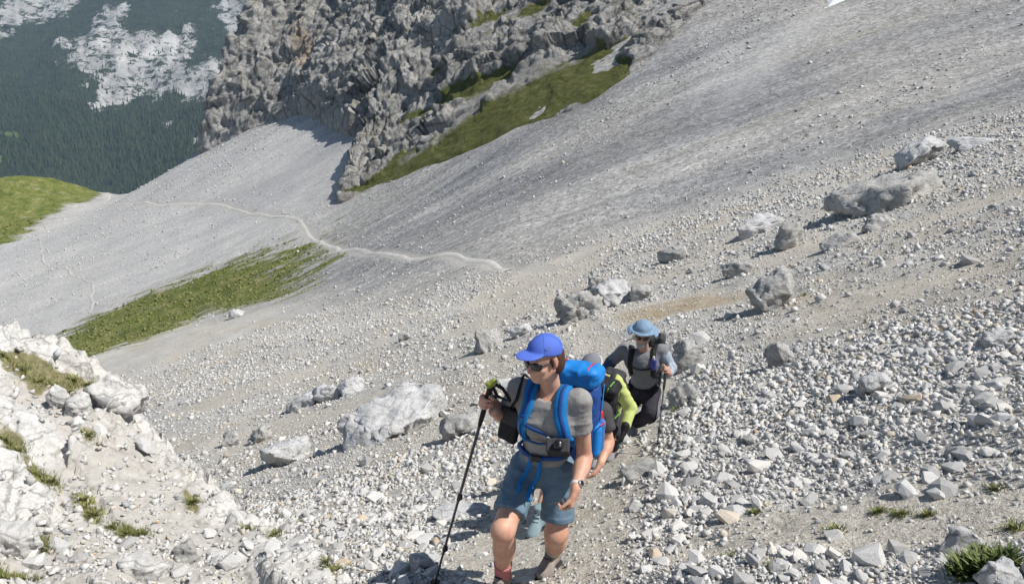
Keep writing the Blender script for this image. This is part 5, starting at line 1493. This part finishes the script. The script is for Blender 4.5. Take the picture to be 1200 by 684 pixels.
tb, tbn = on_body(shell, curve([chest - L_ * 0.10 + F_ * 0.12 + U_b * 0.05, chest - L_ * 0.115 + F_ * 0.12 - U_b * 0.06, chest - L_ * 0.04 + F_ * 0.13 - U_b * 0.13, chest + L_ * 0.06 + F_ * 0.13 - U_b * 0.10, chest + L_ * 0.075 + F_ * 0.13 - U_b * 0.02], 26), 0.022)
tube('drinking_tube', tb, 0.0075, M['tube_blue'], PACK, 8)
sdf_obj('sternum_button', [ell(s1[11] + s1n[11] * 0.008, (0.013, 0.013, 0.007), frame(s1n[11], V(1, 0, 0.1))[:, [0, 2, 1]], 0.002)], M['trim_white'], PACK, 0.003)
# bottle with a red cap in the side pocket
bt = po(0.140, 0.03, -0.10)
BT = empty('water_bottle', bt - PQ[:, 2] * 0.12, 'clear blue water bottle with a red cap in the blue backpack side pocket', 'bottle')
sdf_obj('bottle_body', [cone(bt - PQ[:, 2] * 0.10, bt + PQ[:, 2] * 0.045, 0.033, 0.031, 0.01), cone(bt + PQ[:, 2] * 0.04, bt + PQ[:, 2] * 0.085, 0.026, 0.013, 0.02)], M['bottle'], BT, 0.005)
sdf_obj('bottle_cap', [cone(bt + PQ[:, 2] * 0.085, bt + PQ[:, 2] * 0.112, 0.018, 0.015, 0.004)], M['red'], BT, 0.004)
# camera pouch on the left shoulder strap, black bag at the right side
cpz, cpn = on_body(shell, [chest + L_ * 0.085 + F_ * 0.13 - U_b * 0.085], 0.036)
CPq = frame(cpn[0], U_b)
CP_ = empty('camera_pouch', cpz[0] - U_b * 0.06, 'black camera pouch clipped to the left shoulder strap of the woman in the blue cap', 'pouch')
sdf_obj('pouch_body', [rbox(cpz[0], (0.060, 0.034, 0.072), CPq, 0.016)], M['black'], CP_, 0.005, wrinkle=(0.002, 30, 2))
sdf_obj('screen_window', [rbox(cpz[0] + CPq @ V(-0.004, 0.032, 0.026), (0.036, 0.005, 0.022), CPq, 0.004)], M['black_gloss'], CP_, 0.004)
sdf_obj('flap', [rbox(cpz[0] + CPq @ V(0, 0.006, 0.070), (0.062, 0.038, 0.010), CPq, 0.008)], M['charcoal'], CP_, 0.005)
sdf_obj('clip', [cone(cpz[0] + CPq @ V(0.005, 0.006, 0.095), cpz[0] + CPq @ V(0.005, 0.026, 0.098), 0.026, 0.024, 0.004, clip=[(cpz[0] + CPq @ V(0, 0.030, 0.095), CPq[:, 1])])], M['black_gloss'], CP_, 0.004)
bgc = at(598, 497, 3.84)
BGq = frame((-0.5, -0.85, 0.0), (0.25, 0.0, 1))
BG = empty('shoulder_bag', bgc - V(0, 0, 0.11), 'flat black bag hanging at the right side of the woman in the blue cap', 'bag')
sdf_obj('bag_body', [rbox(bgc, (0.060, 0.028, 0.105), BGq, 0.02)], M['black'], BG, 0.006, wrinkle=(0.003, 20, 2))
sdf_obj('bag_flap', [rbox(bgc + BGq @ V(0, 0.020, 0.06), (0.062, 0.016, 0.050), BGq, 0.012)], M['charcoal'], BG, 0.006)
ribbon('bag_strap', curve([bgc + V(0, 0, 0.10), at(606, 466, 3.70), shR + V(0.02, 0.0, 0.08), shR + V(0.06, 0.14, 0.0)], 14), np.tile(V(-0.5, -0.7, 0.4), (14, 1)), 0.02, 0.004, M['black'], BG)

# ------------------------------------------------------------------ other hikers
def hiker(label, base, Hc, Hf, Hup, nk, ch, wa, pe, sR, sL, eR, wR, eL, wL, hR, hL, kR, kL, aR, aL, face, hb, shirt_mat, sleeve, leg_mat, leg_q, boot_mat, skin='skin_pale', handR=None, handL=None, h=0.0135, glove=None, s=1.04, sleeve_mats=None):
    e = person(label, base)
    Hr = frame(Hf, Hup)
    tor = lambda inf: torso_prims(inf, 0.05, False, (sR, sL), ch, wa, pe, hb, s)
    bd = tor(-0.006) + [cone(nk, Hc - Hr[:, 2] * 0.05, 0.06, 0.056, 0.03)] + head_prims(Hc, Hr, s)
    bd += limb(sR, eR, wR, (0.054, 0.044, 0.030), 0.02, 0.1) + limb(sL, eL, wL, (0.054, 0.044, 0.030), 0.02, 0.1)
    bd += limb(hR, kR, aR, (0.088, 0.064, 0.042), 0.03) + limb(hL, kL, aL, (0.088, 0.064, 0.042), 0.03)
    hands = []
    for hnd in (handR, handL):
        if hnd: hands.append(hand_prims(*hnd))
    for hh_ in hands: bd += hh_
    sdf_obj('body', bd, M[skin], e, h * 0.8, 1)
    sh_ = tor(0.016)
    cloth = list(sh_)
    for (a, b, c) in ((sR, eR, wR), (sL, eL, wL)):
        if sleeve == 'long':
            end = b + (c - b) * 0.88
            seg = [cone(a, b, 0.072, 0.058, 0.03), cone(b, end + nz(c - b) * 0.04, 0.058, 0.044, 0.03, clip=[(end, nz(c - b))])]
        else:
            end = a + (b - a) * 0.60
            seg = [cone(a, end + (end - a) * 0.2, 0.072, 0.074, 0.03, clip=[(end, nz(b - a))])]
        cloth += seg
    U = hb[:, 2]
    cl = [dict(p) for p in cloth]
    sdf_obj('shirt', cl + [ell(nk + hb[:, 1] * 0.04 + U * 0.05, (0.07, 0.07, 0.06), hb, 0.02, 's')], M[shirt_mat], e, h, 1, clip=[(pe - U * 0.03, -U)], wrinkle=(0.008, 8, 31))
    tr = [cone(pe + U * 0.07, pe - U * 0.02, 0.145, 0.155, 0.04, sq=(hb[:, 1], 1.2), clip=[(pe + U * 0.08, U)])]
    for (a, b, c) in ((hR, kR, aR), (hL, kL, aL)):
        if leg_q > 1:
            q = b + (c - b) * (leg_q - 1); tr += [cone(a, b, 0.110, 0.086, 0.04), cone(b, q + nz(c - b) * 0.05, 0.086, 0.070, 0.03, clip=[(q, nz(c - b))])]
        else:
            q = a + (b - a) * leg_q; tr += [cone(a, q + nz(b - a) * 0.06, 0.108, 0.096, 0.04, clip=[(q, nz(b - a))])]
    tro = sdf_obj('trousers' if leg_q > 1 else 'shorts', tr, M[leg_mat], e, h, 1, wrinkle=(0.009, 9, 33))
    for an in (aR, aL): make_boot(e, an, face, boot_mat, 1.06, h * 0.8)
    return e, Hr, cloth, tr, tro, hands
def grounded(p, up=0.12):
    q = np.array(p, float); q[2] = gz1(q[0], q[1]) + up; return q

# man in the pale blue hat
aR, aL = grounded(at(728, 512, 7.95)), grounded(at(742, 508, 7.85))
hbm = frame((-0.22, -0.95, -0.28))
Hc = at(753, 392, 7.58)
top4 = at(781, 428, 7.36); tip4 = hit(770, 523); tip4[2] = gz1(*tip4[:2])
ax4 = nz(top4 - tip4); g4 = top4 - ax4 * 0.06
hd4 = nz(V(-0.25, -0.95, 0) - ax4 * (V(-0.25, -0.95, 0) @ ax4)); hn4 = nz(np.cross(ax4, hd4)); hn4 = hn4 if hn4[0] < 0 else -hn4
wL4 = g4 - hd4 * 0.07 - hn4 * 0.03
bx_, by_ = aL[:2]
MAN, HRm, cloth4, tr4, tro4, hnd4 = hiker('man in a pale blue sun hat, sunglasses and grey pullover holding a pole', (bx_, by_, gz1(bx_, by_)), Hc, (-0.18, -0.92, -0.22), (0.05, 0, 1), at(754, 408, 7.70), at(753, 427, 7.74), at(754, 442, 7.82), at(753, 456, 7.90),
    at(731, 410, 7.80), at(775, 411, 7.70), at(716, 424, 7.78), at(707, 436, 7.55), at(786, 431, 7.70), wL4, at(744, 459, 7.95), at(763, 458, 7.88), at(733, 486, 7.78), at(762, 484, 7.66), aR, aL, (-0.3, -0.95, 0), hbm, 'fleece', 'long', 'trouser_dark', 1.85, 'boot_grey',
    handR=(at(707, 436, 7.55), V(-0.3, -0.5, -0.8), V(0.8, -0.3, 0), V(-0.2, -0.9, 0.4), 0.9, 1.05, 0.6), handL=(wL4, hd4, hn4, ax4, 1.15, 1.05, 0.9), s=1.05)
hp4 = lambda l, f, u: Hc + 1.05 * (HRm @ V(l, f, u))
hat = [ell(hp4(0, -0.008, 0.072), (0.098, 0.116, 0.090), HRm, 0.01, clip=[(hp4(0, 0, 0.052), -HRm[:, 2])]), ell(hp4(0, 0.0, 0.066), (0.140, 0.150, 0.012), HRm, 0.02)]
hat += [ell(hp4(q * 0.128, 0.0, 0.042), (0.03, 0.10, 0.014), HRm, 0.03) for q in (-1, 1)]
hat_o = sdf_obj('sun_hat', hat, M['hat_blue'], MAN, 0.006, 1, wrinkle=(0.004, 14, 41))
sub(sdf_obj('hat_band', [ell(hp4(0, -0.008, 0.070), (0.1005, 0.1185, 0.088), HRm, 0.01, clip=[(hp4(0, 0, 0.090), HRm[:, 2]), (hp4(0, 0, 0.070), -HRm[:, 2])])], M['shorts'], None, 0.005), hat_o, MAN)
sdf_obj('beard', [ell(hp4(0, 0.062, -0.082), (0.054, 0.052, 0.046), HRm, 0.02), cone(hp4(-0.056, 0.012, -0.045), hp4(-0.022, 0.072, -0.085), 0.017, 0.019, 0.02), cone(hp4(0.056, 0.012, -0.045), hp4(0.022, 0.072, -0.085), 0.017, 0.019, 0.02),
                  cone(hp4(-0.022, 0.088, -0.044), hp4(0.022, 0.088, -0.044), 0.0075, 0.0075, 0.006), cone(hp4(-0.071, -0.005, -0.01), hp4(-0.062, 0.015, -0.05), 0.008, 0.014, 0.02), cone(hp4(0.071, -0.005, -0.01), hp4(0.062, 0.015, -0.05), 0.008, 0.014, 0.02)], M['beard'], MAN, 0.006, 0, wrinkle=(0.003, 60, 4))
sg4 = sdf_obj('sunglasses', [cone(hp4(0.030, 0.104, 0.020), hp4(-0.030, 0.104, 0.020), 0.005, 0.005, 0.004)] + [cone(hp4(q * 0.028, 0.104, 0.020), hp4(q * 0.064, 0.080, 0.018), 0.005, 0.005, 0.004) for q in (-1, 1)] + [cone(hp4(q * 0.062, 0.080, 0.018), hp4(q * 0.078, -0.01, 0.012), 0.005, 0.004, 0.003) for q in (-1, 1)], M['glasses'], MAN, 0.004)
for q in (-1, 1):
    sub(sdf_obj('lens', [ell(hp4(q * 0.034, 0.097, 0.008), (0.031, 0.010, 0.022), HRm @ np.array(Matrix.Rotation(-q * 0.35, 3, 'Z')), 0.003)], M['lens'], None, 0.004), sg4, MAN)
# pale left sleeve and navy right cuff
a, b, c = at(775, 411, 7.70), at(786, 431, 7.70), wL4
sdf_obj('sleeve', [cone(a + (b - a) * 0.12, b, 0.076, 0.062, 0.03), cone(b, b + (c - b) * 0.85, 0.062, 0.047, 0.03)], M['sleeve_pale'], MAN, 0.008, 1, wrinkle=(0.006, 10, 5))
b, c = at(716, 424, 7.78), at(707, 436, 7.55)
sdf_obj('cuff', [cone(b, b + (c - b) * 0.9, 0.064, 0.049, 0.02)], M['sleeve_navy'], MAN, 0.008, 1, wrinkle=(0.005, 10, 6))
hl, kl_, al_ = at(763, 458, 7.88), at(762, 484, 7.66), aL
pnl, pnn = on_body(tr4, curve([hl + V(0.09, -0.04, -0.02), (hl + kl_) / 2 + V(0.08, -0.05, 0), kl_ + V(0.07, -0.05, 0), (kl_ + al_) / 2 + V(0.06, -0.04, 0)], 16), 0.006)
sub(ribbon('side_panel', pnl, pnn, 0.10, 0.008, M['trouser_grey'], None), tro4, MAN)
make_pole(top4, tip4, 'thin black trekking pole held by the man in the pale blue hat', accent='black_gloss')
Lm, Fm, Um = hbm.T
n4, c4, w4 = at(754, 408, 7.70), at(753, 427, 7.74), at(754, 442, 7.82)
sR4, sL4 = at(731, 410, 7.80), at(775, 411, 7.70)
def straps(sh, nk, ch, wa, L, F, U, q):
    return [sh * 0.5 + nk * 0.5 - F * 0.10 + U * 0.03, sh * 0.55 + nk * 0.45 + U * 0.08, sh * 0.58 + ch * 0.42 + F * 0.10 + U * 0.04, ch + L * q * 0.125 + F * 0.10 - U * 0.05, ch + L * q * 0.15 + F * 0.03 - U * 0.13, wa + L * q * 0.15 - F * 0.04]
PK4, po4, PQ4 = backpack('backpack', hbm, at(764, 396, 8.10), at(756, 452, 8.22), 0.30, 0.22, ('charcoal', 'charcoal', 'black', 'black'), 'dark grey backpack with black straps worn by the man in the pale blue hat', cloth4, [straps(sL4, n4, c4, w4, Lm, Fm, Um, 1), straps(sR4, n4, c4, w4, Lm, Fm, Um, -1)], True, 'black', 0.06)
bb4 = torso_prims(0.022, 0.05, False, (sR4, sL4), c4, w4, at(753, 456, 7.90), hbm, 1.05)
ang = np.linspace(-2.2, 2.2, 34); pe4 = at(753, 456, 7.90)
bp, bn = on_body(bb4, [pe4 + Um * 0.08 + 0.2 * (Fm * math.cos(a) + Lm * math.sin(a)) for a in ang], 0.012)
ribbon('hip_belt', bp, bn, np.interp(np.abs(ang), [0, 0.4, 0.9, 2.3], [0.03, 0.035, 0.075, 0.08]), 0.014, M['black'], PK4)
for q in (-1, 1):
    i = int(np.argmin(np.abs(ang - q * 1.05)))
    sdf_obj('belt_pocket', [rbox(bp[i] + bn[i] * 0.02, (0.045, 0.022, 0.032), frame(bn[i], Um), 0.016)], M['black'], PK4, 0.008)
ss, ssn = on_body(cloth4, curve([c4 - Lm * 0.12 + Fm * 0.14 + Um * 0.05, c4 + Fm * 0.16 + Um * 0.03, c4 + Lm * 0.12 + Fm * 0.14 + Um * 0.05], 14), 0.016)
ribbon('sternum_strap', ss, ssn, 0.02, 0.005, M['black'], PK4)
fl, fln = on_body(cloth4, [sL4 * 0.55 + c4 * 0.45 + Fm * 0.12 + Um * 0.02], 0.045)
FL = empty('soft_flask', fl[0] - Um * 0.06, 'small violet flask on the shoulder strap of the man in the pale blue hat', 'flask')
sdf_obj('flask_body', [cone(fl[0] - Um * 0.06, fl[0] + Um * 0.03, 0.034, 0.030, 0.01)], M['violet'], FL, 0.006)
sdf_obj('flask_cap', [cone(fl[0] + Um * 0.045, fl[0] + Um * 0.075, 0.018, 0.014, 0.004)], M['trim_white'], FL, 0.005)

# hiker in the lime long-sleeved top, bent forward
aR, aL = grounded(at(700, 530, 6.95)), grounded(at(718, 524, 7.05))
hb3 = frame((-0.55, -0.72, -0.62), (0, 0, 1))
Hc3 = at(694, 431, 6.42)
sL3, sR3 = at(722, 448, 6.72), at(699, 450, 6.90)
LIME, HR3, cloth3, tr3, tro3, _ = hiker('hiker in a lime long-sleeved top and grey cap bending forward', (aL[0], aL[1], gz1(aL[0], aL[1])), Hc3, (-0.50, -0.62, -0.60), (0, 0, 1), at(706, 443, 6.62), at(711, 457, 6.86), at(713, 474, 7.02), at(713, 486, 7.15), sR3, sL3,
    at(700, 486, 6.80), at(702, 506, 6.60), at(739, 478, 6.74), at(732, 503, 6.58), at(703, 488, 7.18), at(722, 488, 7.12), at(700, 508, 6.86), at(716, 506, 6.85), aR, aL, (-0.4, -0.9, 0), hb3, 'lime', 'long', 'trouser_dark', 1.88, 'boot_grey',
    handR=(at(702, 506, 6.60), V(-0.1, -0.3, -1), V(-0.8, 0.4, 0), V(-0.3, -0.9, 0), 0.8, 1.04, 0.5), handL=(at(732, 503, 6.58), V(-0.25, -0.3, -1), V(-0.8, 0.4, 0), V(-0.3, -0.9, 0), 0.9, 1.04, 0.5))
hp3 = lambda l, f, u: Hc3 + 1.04 * (HR3 @ V(l, f, u))
cap3 = sdf_obj('cap', [ell(hp3(0, -0.010, 0.050), (0.092, 0.112, 0.092), HR3, 0.01, clip=[(hp3(0, 0, 0.030), -HR3[:, 2])]), ell(hp3(0, 0.105, 0.036), (0.075, 0.085, 0.010), HR3 @ np.array(Matrix.Rotation(-0.25, 3, 'X')), 0.012)], M['cap_grey'], LIME, 0.006)
rim = [hp3(0.0905 * math.cos(a), -0.010 + 0.1105 * math.sin(a), 0.036) for a in np.linspace(0, 2 * math.pi, 30)]
sub(tube('cap_trim', rim, 0.007, M['trim_white'], None, 6), cap3, LIME)
for W, d in ((at(732, 503, 6.58), V(-0.25, -0.3, -1)), (at(702, 506, 6.60), V(-0.1, -0.3, -1))):
    gl = hand_prims(W, d, V(-0.8, 0.4, 0), V(-0.3, -0.9, 0), 0.9, 1.16, 0.5) + [cone(W - nz(d) * 0.04, W, 0.042, 0.038, 0.01)]
    sdf_obj('glove', gl, M['black'], LIME, 0.007)
L3, F3, U3 = hb3.T
n3, c3, w3 = at(706, 443, 6.62), at(711, 457, 6.86), at(713, 474, 7.02)
backpack('backpack', hb3, c3 - F3 * 0.19 + U3 * 0.02, w3 - F3 * 0.19 - U3 * 0.06, 0.22, 0.13, ('charcoal', 'charcoal', 'black', 'black'), 'small charcoal backpack worn by the hiker in the lime top', cloth3, [straps(sL3, n3, c3, w3, L3, F3, U3, 1), straps(sR3, n3, c3, w3, L3, F3, U3, -1)], False, 'charcoal', 0.06)

# hiker in the charcoal t-shirt right behind the woman
aR, aL = grounded(at(632, 618, 5.10)), grounded(at(652, 600, 5.30))
hb2 = frame((-0.45, -0.78, -0.60), (0, 0, 1))
Hc2 = at(681, 462, 4.98)
sL2, sR2 = at(706, 482, 5.26), at(668, 476, 5.42)
TEE, HR2, cloth2, tr2, tro2, _ = hiker('hiker in a charcoal t-shirt bent forward close behind the blue backpack', (aR[0], aR[1], gz1(aR[0], aR[1])), Hc2, (-0.45, -0.65, -0.60), (0, 0, 1), at(688, 476, 5.18), at(686, 492, 5.42), at(681, 505, 5.58), at(676, 516, 5.70), sR2, sL2,
    at(660, 520, 5.40), at(656, 548, 5.25), at(713, 518, 5.24), at(704, 542, 5.06), at(664, 520, 5.74), at(688, 520, 5.68), at(646, 560, 5.38), at(668, 562, 5.34), aR, aL, (-0.4, -0.9, 0), hb2, 'tee_dark', 'short', 'shorts_dark', 0.9, 'boot_teal',
    handR=(at(656, 548, 5.25), V(-0.1, -0.3, -1), V(-0.8, 0.4, 0), V(-0.3, -0.9, 0), 0.7, 1.04, 0.5), handL=(at(704, 542, 5.06), V(-0.45, -0.3, -0.85), V(-0.8, 0.4, 0), V(-0.3, -0.9, 0), 0.8, 1.04, 0.5), skin='skin')
hp2 = lambda l, f, u: Hc2 + 1.04 * (HR2 @ V(l, f, u))
sdf_obj('hair', [ell(hp2(0, -0.022, 0.052), (0.082, 0.098, 0.086), HR2, 0.01)], M['hair'], TEE, 0.008, 0, wrinkle=(0.004, 60, 7))
L2, F2, U2 = hb2.T
n2, c2, w2 = at(688, 476, 5.18), at(686, 492, 5.42), at(681, 505, 5.58)
PK2, po2, PQ2 = backpack('backpack', hb2, at(705, 450, 5.72), at(697, 497, 5.86), 0.30, 0.22, ('black', 'black', 'green_trim', 'black'), 'black backpack with green edging worn by the hiker in the charcoal t-shirt', cloth2, [straps(sL2, n2, c2, w2, L2, F2, U2, 1), straps(sR2, n2, c2, w2, L2, F2, U2, -1)], True, 'black', 0.06)

# ------------------------------------------------------------------ grass tufts and the leafy bush
def mat_blade(name, a, b, c):
    t = NT(name)
    t.base(t.ramp(t.attr('tone'), [(0.0, a), (0.5, b), (1.0, c)]))
    t.b.inputs['Roughness'].default_value = 0.6
    return t.m
M['blade'] = mat_blade('grass_blades', (0.085, 0.115, 0.030), (0.16, 0.185, 0.055), (0.36, 0.32, 0.16))
M['leaf'] = mat_blade('bush_leaves', (0.045, 0.070, 0.020), (0.095, 0.130, 0.035), (0.20, 0.23, 0.08))
def tuft(px, py, r, h, n, label, seed, group=None, name='grass_tuft', mat='blade', cat='grass', wide=0.0028, p=None):
    g = np.random.default_rng(seed)
    if p is None: p = hit(px, py)
    z0 = gz1(p[0], p[1])
    VV, FF, TT = [], [], []
    q = np.abs(g.normal(0, 0.45, n)).clip(0, 0.95) * r; a = g.uniform(0, 6.283, n)
    bx, by = q * np.cos(a), q * np.sin(a)
    bz = surf_z(p[0] + bx, p[1] + by) - z0 - 0.01
    for i in range(n):
        hh = h * g.uniform(0.45, 1.0) * (1 - 0.4 * q[i] / r / 1.3); ln = g.uniform(0.15, 0.8) * hh
        da = a[i] + g.normal(0, 0.8); dx, dy = math.cos(da), math.sin(da)
        wv_ = wide * g.uniform(0.7, 1.4); sx, sy = -dy * wv_, dx * wv_
        o = len(VV); tn = g.random()
        for t_, w in ((0, 1.0), (0.45, 0.9), (0.8, 0.6), (1.0, 0.08)):
            cx, cy, cz = bx[i] + dx * ln * t_ * t_, by[i] + dy * ln * t_ * t_, bz[i] + hh * (t_ - 0.25 * t_ * t_)
            VV += [(cx - sx * w, cy - sy * w, cz), (cx + sx * w, cy + sy * w, cz)]; TT += [tn, tn]
        for k in range(3): FF.append((o + 2 * k, o + 2 * k + 1, o + 2 * k + 3, o + 2 * k + 2))
    # the sod the blades grow from
    o = len(VV); rings = [(0.0, 0.002), (0.35, 0.0), (0.8, -0.02)]
    sod = [(q_ * r * (1 + 0.2 * math.sin(0.6283 * 3 * k + seed)), 0.6283 * k, zz) for q_, zz in rings for k in range(10)]
    sxy = np.array([(a_ * math.cos(t_), a_ * math.sin(t_)) for a_, t_, zz in sod])
    szz = surf_z(p[0] + sxy[:, 0], p[1] + sxy[:, 1]) - z0
    for (u_, w_), z_, (_a, _t, zz) in zip(sxy, szz, sod): VV.append((u_, w_, z_ + zz)); TT.append(0.7)
    for j in range(2):
        for k in range(10): FF.append((o + j * 10 + k, o + j * 10 + (k + 1) % 10, o + (j + 1) * 10 + (k + 1) % 10, o + (j + 1) * 10 + k))
    o = mesh_np(name, np.array(VV), np.array(FF), M[mat], attrs={'tone': np.array(TT)})
    o.location = (p[0], p[1], z0)
    return tag(o, label, cat, group)
OG, RG, PG = 'grass tufts in cracks of the outcrop', 'grass tufts in the rubble below the bush', 'grass tufts at the foot of the outcrop'
for i, (px, py, r) in enumerate([(6, 428, .14), (28, 436, .14), (48, 446, .16), (66, 452, .13), (88, 448, .13), (104, 452, .10), (116, 468, .09), (8, 532, .12), (24, 540, .12), (106, 524, .10), (44, 560, .12), (62, 570, .10), (98, 590, .12), (112, 606, .12), (150, 628, .12), (166, 632, .10), (20, 620, .12), (46, 638, .16), (62, 646, .12), (226, 590, .10), (80, 462, .10), (8, 682, .15), (30, 690, .12), (132, 622, .08)]):
    tuft(px, py, r, 0.085, 170, ('small olive grass tuft on the broken crest of the white outcrop' if i < 7 or i == 20 else 'small olive grass tuft growing in a crack of the white outcrop face'), 500 + i, OG)
for i, (px, py, r) in enumerate([(300, 605, .14), (318, 612, .15), (334, 604, .12), (322, 628, .12), (290, 618, .1), (352, 618, .10), (396, 664, .14), (384, 668, .1)]):
    tuft(px, py, r, 0.07, 150, 'low green grass tuft in gravel at the foot of the outcrop', 540 + i, PG)
for i, (px, py, r) in enumerate([(980, 614, .10), (1056, 592, .10), (1030, 590, .08), (1168, 562, .08), (966, 652, .12), (1192, 604, .12), (884, 598, .06), (910, 676, .1), (850, 660, .08), (1088, 592, .06)]):
    tuft(px, py, r, 0.055, 150, 'low dark green grass tuft in bare soil below coarse rubble', 560 + i, RG)
for i, (px, py, r) in enumerate([(338, 542, .10), (360, 528, .09)]):
    tuft(px, py, r, 0.12, 80, ('green grass tuft beside the pale flat slab', 'sparse grass tuft uphill of the pale flat slab')[i], 580 + i)
tuft(1168, 376, .2, 0.10, 80, 'sparse yellow-green grass tuft beside the bright white slab', 590)
tuft(942, 348, .2, 0.14, 80, 'grass tuft against the blocky grey boulder', 591)
tuft(790, 478, .14, 0.10, 70, 'grass tuft under the squat mossy boulder', 592)
bp0 = hit(1158, 668)
bush = empty('leafy_bush', bp0, 'low leafy green bush among stones', 'bush')
for k, (dx, dy, rr_) in enumerate([(0, 0, 0.11), (-0.08, 0.02, 0.08), (0.08, 0.04, 0.09), (0.02, 0.09, 0.08)]):
    q = tuft(0, 0, rr_, 0.13, 260, None, 600 + k, None, 'foliage', 'leaf', None, 0.0065, p=bp0 + V(dx, dy, 0))
    l = q.location - Vector(bp0); q.parent = bush; q.location = l

# ------------------------------------------------------------------ the air in the valley
bm = bmesh.new(); bmesh.ops.create_cube(bm, size=1.0)
me = bpy.data.meshes.new('haze'); bm.to_mesh(me); bm.free()
haze = bpy.data.objects.new('haze', me); C.objects.link(haze)
zlo, zhi = MPd[..., 2].min() - 5, MPd[..., 2].max() + 40
haze.scale = (9000, 7000, zhi - zlo); haze.location = (0, 2000, (zlo + zhi) / 2)
hm = bpy.data.materials.new('haze_air'); hm.use_nodes = True; hm.node_tree.nodes.clear()
ho = hm.node_tree.nodes.new('ShaderNodeOutputMaterial'); hv = hm.node_tree.nodes.new('ShaderNodeVolumePrincipled')
hv.inputs['Color'].default_value = (0.50, 0.72, 1.0, 1); hv.inputs['Density'].default_value = 0.00010; hv.inputs['Anisotropy'].default_value = 0.0
hm.node_tree.links.new(hv.outputs[0], ho.inputs['Volume']); me.materials.append(hm)
tag(haze, kind='stuff')
